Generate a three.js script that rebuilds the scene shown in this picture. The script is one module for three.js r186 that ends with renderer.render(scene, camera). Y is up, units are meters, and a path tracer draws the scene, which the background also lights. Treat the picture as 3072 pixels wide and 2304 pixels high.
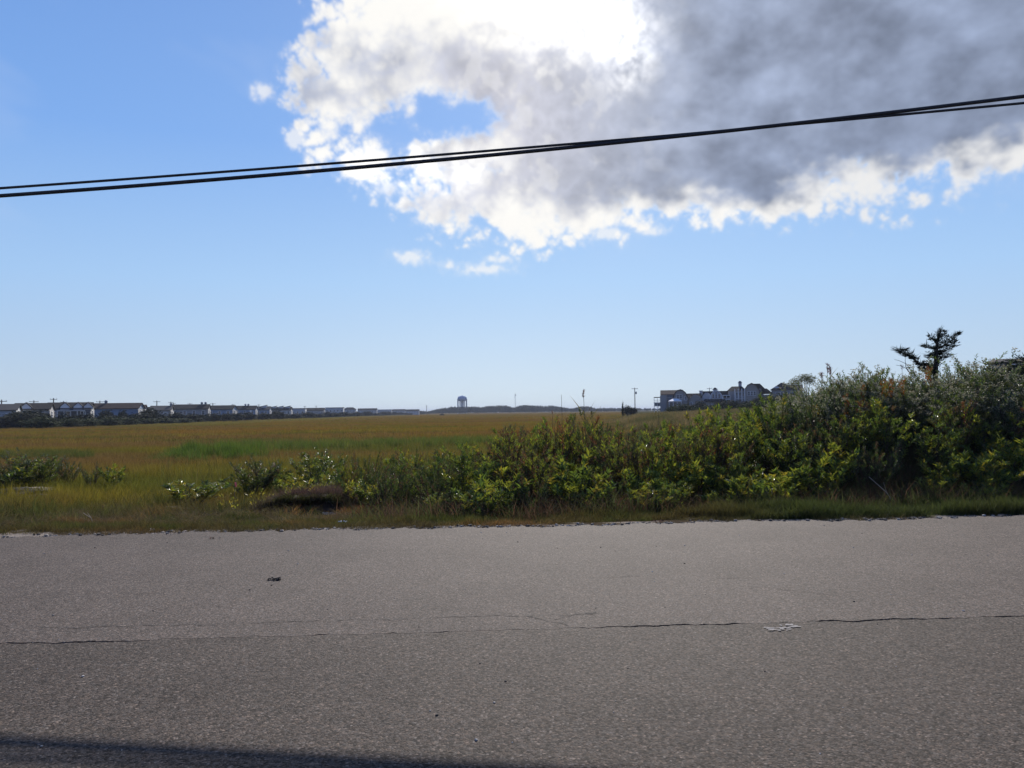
import * as THREE from 'three';
import { mergeGeometries } from 'three/addons/utils/BufferGeometryUtils.js';
import { createNoise2D, createNoise3D } from 'simplex-noise';

// ---------------------------------------------------------------- helpers for chance and noise
function rngOf(seed) { let s = seed >>> 0; return () => { s = (s + 0x6d2b79f5) | 0; let t = Math.imul(s ^ (s >>> 15), 1 | s); t = (t + Math.imul(t ^ (t >>> 7), 61 | t)) ^ t; return ((t ^ (t >>> 14)) >>> 0) / 4294967296; }; }
const n2 = createNoise2D(rngOf(11)), n2b = createNoise2D(rngOf(23)), n3 = createNoise3D(rngOf(37));
const clamp = (x, a = 0, b = 1) => Math.min(b, Math.max(a, x));
const sst = (a, b, x) => { const t = clamp((x - a) / (b - a)); return t * t * (3 - 2 * t); };
const lerp = (a, b, t) => a + (b - a) * t;
const mix3 = (a, b, t) => [lerp(a[0], b[0], t), lerp(a[1], b[1], t), lerp(a[2], b[2], t)];
const V = (x, y, z) => new THREE.Vector3(x, y, z);

// ---------------------------------------------------------------- camera, sky, sun, exposure
const EXPOSURE = 1.3;
const scene = new THREE.Scene();
const camera = new THREE.PerspectiveCamera(50, 4 / 3, 0.1, 30000);
camera.position.set(0, 1.6, 0);
camera.rotation.set(0.0340, 0, -0.0125, 'XYZ');
const SUN_AZ = 7.24, SUN_EL = 28.8;                    // degrees right of straight ahead, above the horizon
const rad = (d) => (d * Math.PI) / 180;
const sunDir = V(Math.sin(rad(SUN_AZ)) * Math.cos(rad(SUN_EL)), Math.sin(rad(SUN_EL)), -Math.cos(rad(SUN_AZ)) * Math.cos(rad(SUN_EL)));
const sun = new THREE.DirectionalLight(new THREE.Color(1, 0.94, 0.86), 5);
sun.position.copy(sunDir).multiplyScalar(300);
sun.castShadow = true; sun.shadow.radius = 0.6; sun.shadow.mapSize.set(4096, 4096);
Object.assign(sun.shadow.camera, { left: -60, right: 60, top: 60, bottom: -60, near: 1, far: 700 });
scene.add(sun, sun.target);

function skyTexture() {
  const W = 4096, H = 2048, data = new Float32Array(W * H * 4);
  // the cloud bank and its scraps as ellipses: azimuth, elevation, half width, half height (degrees)
  const blobs = [
    [-9.2, 23.4, 5.2, 3.3], [-12.4, 20.4, 3.6, 2.3], [-3, 23.8, 8.5, 4.0], [2.5, 20.2, 7, 5.2], [-6.6, 21.8, 4.8, 2.2], [-5, 26, 7, 3],
    [-12.2, 17.9, 1.9, 0.9], [-8.6, 16.9, 3.2, 1.1], [-9.6, 17.6, 2, 0.8], [-3.2, 17.4, 3.3, 1.7], [-1.2, 14.6, 6.0, 2.0], [0.6, 13.0, 3.4, 1.1], [1.6, 12.2, 1.6, 0.7],
    [8.2, 15.8, 9.0, 3.2], [15, 20.5, 11, 7], [27, 21.6, 14, 7.4], [18.5, 14.2, 6.5, 1.7], [22.4, 13.3, 4.4, 1.2], [21, 15.7, 5, 1.6], [31, 15.6, 5, 1.7], [32.5, 18.2, 6, 3.6], [11, 27, 17, 5],
    [14, 36, 24, 9], [33, 31, 16, 10], [48, 26, 16, 8], [60, 33, 14, 9], [42, 45, 20, 10], [5, 33, 11, 5],
  ];
  const scraps = [[-6.9, 10.7, 0.95, 0.36], [-2.0, 9.9, 1.5, 0.3], [-0.85, 10.6, 0.7, 0.2], [-4.4, 10.1, 0.3, 0.18], [-17.0, 20.8, 0.7, 0.4], [-14.7, 18.2, 0.6, 0.6], [6.6, 12.2, 1.0, 0.4], [9.6, 12.2, 0.7, 0.22], [-8.3, 15.2, 0.8, 0.4]];
  const holes = [[-4.2, 19.9, 3.7, 1.4], [-7.8, 19.1, 2.6, 1.1], [29.8, 13.5, 3.4, 0.4], [-11.4, 18.7, 0.9, 0.4]];
  // the thick, grey parts of the bank
  const thick = [[-12.3, 20.9, 3.2, 1.1], [-8.8, 23.7, 5.0, 1.4], [-2.2, 22.9, 7, 2.2], [2.8, 20, 6.5, 3.2], [-3.4, 14.9, 5.6, 1.35], [5.5, 16.6, 7.5, 2.3], [13, 20.2, 9, 5.6], [26, 22, 13, 6.0], [15, 16.2, 9, 2.1], [28, 17.5, 8, 2.5], [34, 30, 30, 9], [50, 27, 20, 8]];
  const d2 = (b, a, e) => { const k = Math.hypot((a - b[0]) / b[2], (e - b[1]) / b[3]); return (1 - k) * Math.min(b[2], b[3]); };
  const fbm = (a, e, f, o) => { let s = 0, m = 1; for (let i = 0; i < o; i++) { s += m * n3(a * f, e * f, i * 7.3); f *= 2.03; m *= 0.55; } return s; };
  const billow = (a, e, f, o) => { let s = 0, m = 1; for (let i = 0; i < o; i++) { s += m * (Math.abs(n3(a * f, e * f * 1.15, 50 + i * 5.1)) - 0.3); f *= 2.05; m *= 0.58; } return s; };
  const horizonC = [0.60, 0.70, 0.76], lowC = [0.37, 0.59, 0.90], midC = [0.20, 0.41, 0.84], highC = [0.11, 0.26, 0.66], zenC = [0.055, 0.16, 0.46];
  for (let row = 0; row < H; row++) {
    const el = ((row + 0.5) / H - 0.5) * 180, up = rad(el);
    let base;
    if (el < 9) base = mix3(horizonC, lowC, Math.pow(clamp(el / 9), 0.75)); else if (el < 18) base = mix3(lowC, midC, (el - 9) / 9); else if (el < 34) base = mix3(midC, highC, (el - 18) / 16); else base = mix3(highC, zenC, sst(34, 85, el));
    for (let col = 0; col < W; col++) {
      const o = (row * W + col) * 4; data[o + 3] = 1;
      if (el < -1) { data[o] = 0.12; data[o + 1] = 0.11; data[o + 2] = 0.08; continue; }
      const rd = ((col + 0.5) / W - 0.5) * 2 * Math.PI, x = Math.cos(rd) * Math.cos(up), z = Math.sin(rd) * Math.cos(up), y = Math.sin(up);
      const az = (Math.atan2(x, -z) * 180) / Math.PI, cosS = x * sunDir.x + y * sunDir.y + z * sunDir.z, th = (Math.acos(clamp(cosS, -1, 1)) * 180) / Math.PI;
      // clear air: whiter and brighter toward the sun, deeper away from it
      const back = sst(25, 140, th), k = lerp(1, 0.5, back);
      const glow = 0.10 * Math.exp(-((az / 20) ** 2) - ((el / 7) ** 2)) + 0.30 * Math.exp(-th / 14) + 0.5 * Math.exp(-(th * th) / 24);
      let c = [base[0] * k + glow * 0.95, base[1] * k + glow * 0.92, base[2] * lerp(1, 0.66, back) + glow * 0.75];
      if (el > 8 && el < 50) { const wsp = sst(0.25, 1.1, fbm(az * 0.6 + el * 0.5, el, 0.09, 4)) * sst(8, 14, el) * 0.07; c = mix3(c, [0.75, 0.8, 0.9], wsp); }
      // clouds
      if (az > -26 && az < 80 && el > 7 && el < 62) {
        const wx = 1.0 * fbm(az, el, 0.13, 3), wy = 0.8 * fbm(az + 30, el, 0.13, 3);
        let acc = 0; for (const b of blobs) { const d = d2(b, az + wx, el + wy); if (d > -5) acc += Math.exp(Math.min(d, 6) * 1.9); }
        const s = acc > 0 ? Math.log(acc) / 1.9 : -99;
        let hole = 99; for (const b of holes) hole = Math.min(hole, -d2(b, az + wx * 0.5, el + wy * 0.5));
        let sc = -99; for (const b of scraps) sc = Math.max(sc, d2(b, az + 0.2 * wx, el));
        if (s > -2.6 || sc > -1) {
          const n1 = fbm(az, el, 0.3, 6), puff = billow(az + 9, el, 0.42, 5);
          let f = s - 0.25 + 0.5 * n1 + 0.85 * puff;
          const hh = hole * 1.2 + 0.25 + 0.25 * n1 + 0.5 * puff; f = -Math.log(Math.exp(-f * 3) + Math.exp(-hh * 3)) / 3;
          const fs = sc * 1.5 + 0.24 * fbm(az + 5, el, 1.1, 5) + 0.1;
          f = Math.max(f, Math.min(fs, 0.3));
          const tau = Math.log(1 + Math.exp(f * 5)) / 5, alpha = 1 - Math.exp(-Math.pow(tau * 3.1, 1.6));
          if (alpha > 0.004) {
            const soft = fbm(az + 70, el, 0.15, 4), fine = billow(az + 3, el, 0.33, 4), right = sst(1, 15, az);
            const haze0 = fbm(az + 60, el * 1.4, 0.35, 4); let ga = 0; for (const b of thick) { const d = d2(b, az + wx * 0.7, el + wy * 0.7); if (d > -4) ga += Math.exp(Math.min(d, 4) * 1.8); }
            const gf = ga > 0 ? Math.log(ga) / 1.8 : -9, g = sst(-1.1, lerp(1.5, 0.9, right), gf + lerp(0.75, 0.5, right) * soft - lerp(0.9, 0.15, right) * fine + 0.5 * right * haze0) * sst(0.05, 0.5, tau) * (1 - 0.25 * sst(0.1, 0.6, n1) * (1 - right));
            const rim = mix3([1.0, 0.985, 0.95], [0.86, 0.86, 0.86], sst(12, 24, az));
            let dark = mix3([0.53, 0.57, 0.69], [0.265, 0.32, 0.45], sst(0, 17, az) * 0.85 + 0.15 * sst(10, 22, th));
            dark = mix3(dark, [0.66, 0.65, 0.71], 0.7 * Math.exp(-((az + 1) ** 2) / 50 - ((el - 20) ** 2) / 60));
            const haze = fbm(az + 20, el * 1.5, 0.22, 4), mott = 1 - 0.12 * soft - 0.16 * fine * (1 - right) + 0.2 * haze * right;
            let cl = mix3(rim, dark.map((q) => q * mott), g);
            const lit = 1 + 0.9 * fine + 0.5 * n1, spot = (A, E, ra, re) => Math.exp(-(((az - A) / ra) ** 2) - ((el - E) / re) ** 2);
            const bright = (2.0 * spot(3.4, 28.5, 5.2, 1.45) + 0.9 * spot(8.3, 23.9, 1.7, 2.2) + 0.32 * spot(5, 25.5, 5, 2.6) + 0.3 * spot(-6, 16.2, 5, 1.6)) * Math.max(0.1, lit);
            cl = cl.map((q, i) => q + bright * [1, 0.985, 0.95][i]);
            c = mix3(c, cl, alpha);
          }
        }
      } else if (el > 12) {
        // fair-weather cumulus in the rest of the sky
        const q = 1 / (Math.max(y, 0.12) + 0.08), fx = x * q, fz = z * q;
        const f = n3(fx * 1.1, 20, fz * 1.1) - 0.62 + 0.3 * n3(fx * 3.1, 30, fz * 3.1) + 0.14 * n3(fx * 7, 33, fz * 7);
        const edge = Math.min(sst(3, 14, Math.abs(az + 26)), 1);
        const alpha = sst(0, 0.25, f) * sst(12, 22, el) * (az > -70 && az < 0 ? 0 : 1) * edge;
        if (alpha > 0) c = mix3(c, mix3([0.8, 0.81, 0.83], [0.45, 0.48, 0.55], sst(0.1, 0.5, f)), alpha);
      }
      data[o] = c[0] / EXPOSURE; data[o + 1] = c[1] / EXPOSURE; data[o + 2] = c[2] / EXPOSURE;
    }
  }
  const t = new THREE.DataTexture(data, W, H, THREE.RGBAFormat, THREE.FloatType);
  t.mapping = THREE.EquirectangularReflectionMapping; t.magFilter = THREE.LinearFilter; t.needsUpdate = true;
  return t;
}
const skyTex = skyTexture();
scene.background = skyTex; scene.environment = skyTex;

// ---------------------------------------------------------------- builders
const taken = {};
function numbered(name) { const n = (taken[name] = (taken[name] ?? -1) + 1); return n ? name + '_' + String(n).padStart(3, '0') : name; }
function tag(o, label, category, group, kind) { if (label) o.userData.label = label; if (category) o.userData.category = category; if (group) o.userData.group = group; if (kind) o.userData.kind = kind; return o; }
function thing(name, label, category, p = [0, 0, 0], turn = 0, group) {
  const o = new THREE.Group(); o.name = numbered(name); o.position.set(...p); o.rotation.y = turn; scene.add(o);
  return tag(o, label, category, group);
}
function part(name, geo, mat, parent) { const m = new THREE.Mesh(Array.isArray(geo) ? mergeGeometries(geo.map(plain)) : geo, mat); m.name = name; m.castShadow = m.receiveShadow = true; parent.add(m); return m; }
function solo(name, geo, mat, label, category, group, kind) { const m = part(numbered(name), geo, mat, scene); return tag(m, label, category, group, kind); }
function copyOf(root, label, p, turn, scale, group) {
  const c = root.clone(); c.name = numbered(root.userData.kindName || root.name.replace(/_\d+$/, '')); c.userData = { ...root.userData };
  delete c.userData.kindName; c.position.set(...p); c.rotation.y = turn; c.scale.set(...scale); if (label) c.userData.label = label; if (group) c.userData.group = group; else delete c.userData.group; scene.add(c); return c;
}
function plain(g) { g = g.index ? g.toNonIndexed() : g; for (const k of Object.keys(g.attributes)) if (!['position', 'normal', 'uv'].includes(k)) g.deleteAttribute(k); if (!g.attributes.uv) g.setAttribute('uv', new THREE.BufferAttribute(new Float32Array(g.attributes.position.count * 2), 2)); return g; }
const box = (w, h, d, x = 0, y = 0, z = 0) => new THREE.BoxGeometry(w, h, d).translate(x, y, z);
const cyl = (r0, r1, h, x = 0, y = 0, z = 0, n = 8) => new THREE.CylinderGeometry(r1, r0, h, n).translate(x, y + h / 2, z);
function prism(pts, depth, x = 0, y = 0, z = 0) { return new THREE.ExtrudeGeometry(new THREE.Shape(pts.map((p) => new THREE.Vector2(...p))), { depth, bevelEnabled: false }).translate(x, y, z); }
const std = (rgb, roughness = 0.85, more = {}) => { const m = new THREE.MeshStandardMaterial({ roughness, ...more }); m.color.setRGB(...rgb); return m; };
const phys = (rgb, roughness = 0.85, more = {}) => { const m = new THREE.MeshPhysicalMaterial({ roughness, ...more }); m.color.setRGB(...rgb); return m; };

// collects loose triangles with colours
class Tri {
  constructor() { this.p = []; this.c = []; }
  tri(a, b, c, col) { this.p.push(a.x, a.y, a.z, b.x, b.y, b.z, c.x, c.y, c.z); for (let i = 0; i < 3; i++) this.c.push(...col); }
  quad(a, b, c, d, col) { this.tri(a, b, c, col); this.tri(a, c, d, col); }
  leaf(b, dir, nrm, len, wid, col, fold = 0.12) {
    const side = V().crossVectors(dir, nrm).normalize(), t = b.clone().addScaledVector(dir, len), m = b.clone().addScaledVector(dir, len * 0.42).addScaledVector(nrm, wid * fold * 2);
    const l = m.clone().addScaledVector(side, wid / 2), r = m.clone().addScaledVector(side, -wid / 2);
    this.tri(b, l, t, col); this.tri(b, t, r, col);
  }
  tube(pts, r0, r1, col, n = 4) {
    let prev = null;
    for (let i = 0; i < pts.length; i++) {
      const d = (i < pts.length - 1 ? pts[i + 1].clone().sub(pts[i]) : pts[i].clone().sub(pts[i - 1])).normalize();
      const a = Math.abs(d.y) < 0.9 ? V(0, 1, 0) : V(1, 0, 0), s = V().crossVectors(d, a).normalize(), u = V().crossVectors(s, d), r = lerp(r0, r1, i / (pts.length - 1)), ring = [];
      for (let k = 0; k < n; k++) { const g = (k / n) * Math.PI * 2; ring.push(pts[i].clone().addScaledVector(s, Math.cos(g) * r).addScaledVector(u, Math.sin(g) * r)); }
      if (prev) for (let k = 0; k < n; k++) this.quad(prev[k], prev[(k + 1) % n], ring[(k + 1) % n], ring[k], col);
      prev = ring;
    }
  }
  geo(color = true) {
    const g = new THREE.BufferGeometry(); g.setAttribute('position', new THREE.Float32BufferAttribute(this.p, 3));
    if (color) g.setAttribute('color', new THREE.Float32BufferAttribute(this.c, 3));
    g.computeVertexNormals(); return g;
  }
}

// ---------------------------------------------------------------- the lie of the land (d = metres ahead of the camera, x = metres to the right)
const M = 0.055, roadV = (x, d) => (d - M * x) / Math.sqrt(1 + M * M);
const EDGE = 11.55;
const bankX = (d) => -100 - 0.07 * (d - 165);                     // where the marsh ends on the left
function land(x, d) {
  const v = roadV(x, d);
  let y;
  if (v < EDGE - 0.35) y = v > -4.2 ? -0.12 : -0.1;
  else y = lerp(-0.12, -0.028, sst(EDGE - 0.35, EDGE + 0.1, v)) - 0.32 * sst(EDGE + 0.3, 15, v) - 0.27 * sst(14, 22, v);
  if (v > EDGE + 0.2) {
    const far = sst(EDGE + 0.2, 13, v);
    y += far * (0.05 * n2(x * 0.9, d * 0.9) + 0.06 * n2(x * 0.3, d * 0.3)) * (d < 40 ? 1 : 0.5);
    // low rise under the thicket on the right
    const rise = sst(1.5, 9, x - 0.12 * (d - 15)) * sst(12.6, 18, v) * (1 - sst(26, 60, d));
    y += rise * 0.95;
    // farther dry bank on the right, and the built-up land both sides
    const q = x / Math.max(d, 1);
    y += 0.75 * sst(0.115, 0.16, q) * sst(70, 110, d) + 0.5 * sst(0.16, 0.3, q) * sst(50, 100, d);
    y += 0.9 * sst(0, 14, bankX(d) - x) * sst(120, 170, d);
    y += 0.8 * sst(1050, 1250, d);
  }
  return y;
}

// marsh colour over the plain (dyed by the grass itself: brown heads, yellowing stems, green wet strips)
const BROWN = [0.150, 0.092, 0.030], ORANGE = [0.188, 0.104, 0.022], GOLD = [0.165, 0.130, 0.018], OLIVE = [0.090, 0.094, 0.015], GREEN = [0.052, 0.085, 0.014];
function marsh(x, d) {
  const a = n2(x / 55 + 4, d / 20) + 0.5 * n2b(x / 19, d / 8), b = n2b(x / 120, d / 34 + 9) + 0.4 * n2(x / 30, d / 12), near = 1 - sst(26, 70, d);
  let c = mix3(BROWN, ORANGE, sst(-0.5, 0.7, b));
  c = mix3(c, GOLD, sst(-0.1 - 0.62 * near, 0.9 - 0.75 * near, a));
  c = mix3(c, OLIVE, 0.85 * sst(0.1, 0.75, n2(x / 40 + 31, d / 13 + 5) + 0.25 * near));
  const wet = Math.exp(-(((d - 50 - 0.25 * (x + 14)) / 7) ** 2)) * sst(-0.5, 0.3, n2(x / 9, d / 6) + 0.2);
  c = mix3(c, GREEN, 0.3 * wet);
  return mix3(c, [0.15, 0.135, 0.035], sst(26, 6, Math.abs(bankX(d) + 18 - x)) * 0.7 * sst(140, 200, d));
}

// ---------------------------------------------------------------- textures
function noiseTex(size, fn, srgb) {
  const d = new Uint8Array(size * size * 4);
  for (let y = 0; y < size; y++) for (let x = 0; x < size; x++) { const c = fn(x, y); const o = (y * size + x) * 4; for (let k = 0; k < 3; k++) d[o + k] = clamp(c[k], 0, 255); d[o + 3] = 255; }
  const t = new THREE.DataTexture(d, size, size); t.wrapS = t.wrapT = THREE.RepeatWrapping; t.magFilter = THREE.LinearFilter; t.generateMipmaps = true; if (srgb) t.colorSpace = THREE.SRGBColorSpace; t.needsUpdate = true; return t;
}
// asphalt: a cellular field of stones in dark binder, wrapped
function asphalt(seed, size, stonePx, tone, contrast) {
  const r = rngOf(seed), n = Math.floor(size / stonePx), px = new Float32Array(n * n), py = new Float32Array(n * n), tn = new Float32Array(n * n), hue = new Float32Array(n * n), hh = new Float32Array(n * n);
  for (let i = 0; i < n * n; i++) { px[i] = r(); py[i] = r(); const q = r(); tn[i] = q < 0.05 ? 1.35 + 0.6 * r() : q < 0.3 ? 0.5 + 0.25 * r() : 0.75 + 0.5 * r(); hue[i] = r() - 0.5; hh[i] = r(); }
  const cs = size / n, col = new Uint8Array(size * size * 4), bmp = new Uint8Array(size * size * 4);
  for (let y = 0; y < size; y++) for (let x = 0; x < size; x++) {
    const gx = Math.floor(x / cs), gy = Math.floor(y / cs); let b1 = 9, b2 = 9, bi = 0;
    for (let j = -1; j <= 1; j++) for (let i = -1; i <= 1; i++) {
      const k = ((gy + j + n) % n) * n + ((gx + i + n) % n), dx = gx + i + px[k] - x / cs, dy = gy + j + py[k] - y / cs, q = dx * dx + dy * dy;
      if (q < b1) { b2 = b1; b1 = q; bi = k; } else if (q < b2) b2 = q;
    }
    const e = Math.sqrt(b2) - Math.sqrt(b1), stone = sst(0.03, 0.22, e), o = (y * size + x) * 4;
    const g = (0.42 + 0.58 * stone) * lerp(1, tn[bi], contrast), h = hue[bi];
    const lin = [tone[0] * g * (1 + 0.16 * h), tone[1] * g, tone[2] * g * (1 - 0.14 * h)];
    for (let k = 0; k < 3; k++) col[o + k] = clamp(255 * (lin[k] < 0.0031 ? 12.92 * lin[k] : 1.055 * Math.pow(lin[k], 1 / 2.4) - 0.055), 0, 255);
    const hgt = 255 * clamp(stone * (0.4 + 0.6 * hh[bi])); bmp[o] = bmp[o + 1] = bmp[o + 2] = hgt; col[o + 3] = bmp[o + 3] = 255;
  }
  const mk = (d, s) => { const t = new THREE.DataTexture(d, size, size); t.wrapS = t.wrapT = THREE.RepeatWrapping; t.magFilter = THREE.LinearFilter; t.generateMipmaps = true; if (s) t.colorSpace = THREE.SRGBColorSpace; t.needsUpdate = true; return t; };
  return { map: mk(col, true), bump: mk(bmp, false) };
}
function roadMat(seed, tone, stonePx, contrast, rough) {
  const a = asphalt(seed, 2048, stonePx, tone, contrast);
  for (const t of [a.map, a.bump]) t.repeat.set(1 / 7.3, 1 / 7.3);
  return new THREE.MeshPhysicalMaterial({ map: a.map, bumpMap: a.bump, bumpScale: 0.003, roughness: rough, specularIntensity: 0.18, vertexColors: true });
}

// ---------------------------------------------------------------- ground: one sheet to the horizon
{
  const angs = []; for (let a = -44; a < 44; a += 0.3) angs.push(a); for (let a = 44; a < 316; a += 4) angs.push(a); angs.push(316);
  const rs = [0.6]; while (rs[rs.length - 1] < 9 || rs[rs.length - 1] < 12000) { const r = rs[rs.length - 1]; rs.push(r < 10 ? r * 1.12 : r < 30 ? r + 0.13 : r * (r < 200 ? 1.025 : 1.05)); }
  const p = [], c = [], uv = [], idx = [], nA = angs.length, nR = rs.length, put = (x, d) => {
    const v = roadV(x, d), y = land(x, d); p.push(x, y, -d); uv.push(x, d);
    let col;
    const f = n2(x * 1.7, d * 1.7), g = n2b(x * 0.45, d * 0.45);
    if (v < EDGE + 0.55) col = mix3([0.40, 0.34, 0.28], [0.11, 0.085, 0.055], sst(-0.1, 0.6, f + g * 0.6));
    else if (v < 21) { col = mix3([0.075, 0.055, 0.03], [0.10, 0.085, 0.03], sst(-0.4, 0.5, g)); col = mix3(col, [0.17, 0.14, 0.105], sst(0.45, 0.8, f)); col = mix3(col, marsh(x, d).map((q) => q * 0.7), sst(16, 21, v)); }
    else col = marsh(x, d);
    const q = x / Math.max(d, 1);
    col = mix3(col, [0.07, 0.08, 0.03], sst(0, 10, bankX(d) - x) * sst(120, 170, d));
    col = mix3(col, [0.09, 0.085, 0.04], sst(0.11, 0.15, q) * sst(70, 100, d));
    if (v < -4) col = [0.07, 0.075, 0.03];
    c.push(...col);
  };
  for (const r of rs) for (const a of angs) put(Math.sin(rad(a)) * r, Math.cos(rad(a)) * r);
  for (let i = 0; i < nR - 1; i++) for (let j = 0; j < nA - 1; j++) { const a = i * nA + j, b = a + nA; idx.push(a, a + 1, b, a + 1, b + 1, b); }
  const cI = p.length / 3; put(0, 0); for (let j = 0; j < nA - 1; j++) idx.push(cI, j + 1, j);
  const g = new THREE.BufferGeometry(); g.setAttribute('position', new THREE.Float32BufferAttribute(p, 3)); g.setAttribute('color', new THREE.Float32BufferAttribute(c, 3)); g.setAttribute('uv', new THREE.Float32BufferAttribute(uv, 2)); g.setIndex(idx); g.computeVertexNormals();
  const r = rngOf(5), soil = noiseTex(512, (x, y) => { const q = 150 + 60 * (r() - 0.3) + 40 * n2(x / 9, y / 9); return [q, q, q]; }, false); soil.repeat.set(1 / 2.3, 1 / 2.3);
  const m = new THREE.MeshPhysicalMaterial({ vertexColors: true, map: soil, bumpMap: soil, bumpScale: 0.03, roughness: 1, specularIntensity: 0 });
  solo('ground', g, m, 'brown marsh ground and soil under the grass', null, null, 'structure');
}

// ---------------------------------------------------------------- road: two lanes of asphalt with an open seam between
const seamV = (u) => 6.1 + 0.022 * n2(u * 1.3, 7) + 0.020 * n2(u * 4.3, 9) + 0.014 * n2b(u * 13, 2);
const seamGap = (u) => 0.006 + 0.030 * sst(-0.5, 0.6, n2(u * 0.55, 40) + 0.7 * n2(u * 3, 44) + 0.5 * n2b(u * 9, 47));
const edgeV = (u) => EDGE + 0.12 * n2(u * 0.35, 60) + 0.10 * n2(u * 1.7, 62) + 0.08 * n2b(u * 5.3, 65) + 0.04 * n2(u * 17, 68);
const roadXZ = (u, v) => { const k = 1 / Math.sqrt(1 + M * M); return [k * (u - M * v), k * (v + M * u)]; };
function slab(vA, vB, tint, rows) {
  const us = []; for (let u = -400; u < -14; u += 4) us.push(u); for (let u = -14; u < 14; u += 0.035) us.push(u); for (let u = 14; u <= 400; u += 4) us.push(u);
  const p = [], uv = [], c = [], idx = [], n = rows + 5;
  for (const u of us) {
    const a = vA(u), b = vB(u), prof = [[a, -0.12], [a, 0], ...Array.from({ length: rows + 1 }, (_, i) => [lerp(a, b, i / rows), 0]), [b, 0], [b, -0.12]];
    prof.forEach(([v, y], i) => {
      const t = tint(u, v); const [x, d] = roadXZ(u, v); p.push(x, y, -d); uv.push(u, v + (i === 0 || i === n - 1 ? 0.1 : 0)); c.push(...t);
    });
  }
  for (let i = 0; i < us.length - 1; i++) for (let j = 0; j < n - 1; j++) { if (j === 1 || j === n - 3) continue; const a = i * n + j, b = a + n; idx.push(a, b, a + 1, a + 1, b, b + 1); }
  const g = new THREE.BufferGeometry(); g.setAttribute('position', new THREE.Float32BufferAttribute(p, 3)); g.setAttribute('uv', new THREE.Float32BufferAttribute(uv, 2)); g.setAttribute('color', new THREE.Float32BufferAttribute(c, 3)); g.setIndex(idx); g.computeVertexNormals(); return g;
}
const blotch = (u, v) => 1 + 0.09 * n2(u * 0.25, v * 0.6) + 0.08 * n2b(u * 0.9, v * 1.6) + 0.05 * n2(u * 4, v * 4);
{
  const road = thing('road', 'grey two lane asphalt road with a cracked seam along its middle'); road.userData.kind = 'structure';
  part('far_lane', slab((u) => seamV(u) + seamGap(u) / 2, edgeV, (u, v) => { const b = blotch(u, v) * (1 + 0.10 * Math.exp(-(((v - 8.1) / 0.9) ** 2)) * n2(u * 0.1, 3)); return [b, b, b]; }, 14), roadMat(71, [0.119, 0.095, 0.079], 3.4, 1.3, 0.85), road);
  part('near_lane', slab((u) => -4 + 0.05 * n2(u, 5), (u) => seamV(u) - seamGap(u) / 2, (u, v) => { const b = blotch(u + 50, v); return [b, b, b]; }, 18), roadMat(72, [0.088, 0.070, 0.057], 3.7, 1.5, 0.85), road);
  // hairline cracks: grooves filled with dark dirt
  const dirt = std([0.022, 0.02, 0.018], 1);
  function crack(pts, w, seed) {
    const t = new Tri(), r = rngOf(seed), out = [];
    for (let i = 0; i < pts.length - 1; i++) { const n = Math.ceil(Math.hypot(pts[i + 1][0] - pts[i][0], pts[i + 1][1] - pts[i][1]) / 0.04); for (let k = 0; k < n; k++) { const q = k / n; out.push([lerp(pts[i][0], pts[i + 1][0], q) + 0.016 * (r() - 0.5), lerp(pts[i][1], pts[i + 1][1], q) + 0.03 * n2(out.length * 0.13, seed) + 0.02 * (r() - 0.5), w * (0.25 + 0.75 * r()) * (n2(out.length * 0.07, seed + 3) > -0.45 ? 1 : 0.25)]); } }
    for (let i = 0; i < out.length - 1; i++) { const [u, v, a] = out[i], [u2, v2, b] = out[i + 1], P = (uu, vv) => { const [x, d] = roadXZ(uu + 0.34, vv); return V(x, 0.004, -d); }; t.quad(P(u, v - a / 2), P(u2, v2 - b / 2), P(u2, v2 + b / 2), P(u, v + a / 2), [1, 1, 1]); }
    part('crack', t.geo(false), dirt, road);
  }
  crack([[-3.6, 6.52], [-2, 6.5], [-0.2, 6.52], [0.75, 6.5]], 0.014, 301);
  crack([[0.1, 6.53], [0.3, 6.3], [0.42, 6.14]], 0.014, 302);
  crack([[0.3, 6.36], [0.5, 6.5], [0.66, 6.56], [0.7, 6.75]], 0.014, 303);
  crack([[0.9, 7.9], [1.6, 7.95]], 0.012, 304);
  crack([[2.1, 7.4], [2.6, 7.1], [3.0, 6.7]], 0.010, 305);
  crack([[2.0, 7.75], [2.5, 7.65]], 0.010, 306);
  // worn white paint left just this side of the seam
  const paint = new Tri(), pr = rngOf(91);
  for (let i = 0; i < 34; i++) {
    const q = pr(), u0 = 1.94 + (pr() - 0.5) * 0.25, v0 = 5.95 + (u0 - 1.94) * 0.28 + (pr() - 0.5) * 0.16 * (1 - Math.abs(u0 - 1.94) * 3), w = 0.008 + 0.03 * q * q, h = 0.006 + 0.012 * pr(), n = 9, ring = [];
    for (let k = 0; k < n; k++) { const a = (k / n) * 6.283, e = 0.6 + 0.7 * pr(), [x, d] = roadXZ(u0 + 0.34 + Math.cos(a) * w * e, v0 + Math.sin(a) * h * e); ring.push(V(x, 0.0042 + 0.00008 * i, -d)); }
    for (let k = 1; k < n - 1; k++) paint.tri(ring[0], ring[k], ring[k + 1], [1, 1, 1]);
  }
  part('paint_patch', paint.geo(false), std([0.24, 0.22, 0.205], 0.95), road).userData.label = 'worn white paint patch on the near lane by the seam';
}


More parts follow.
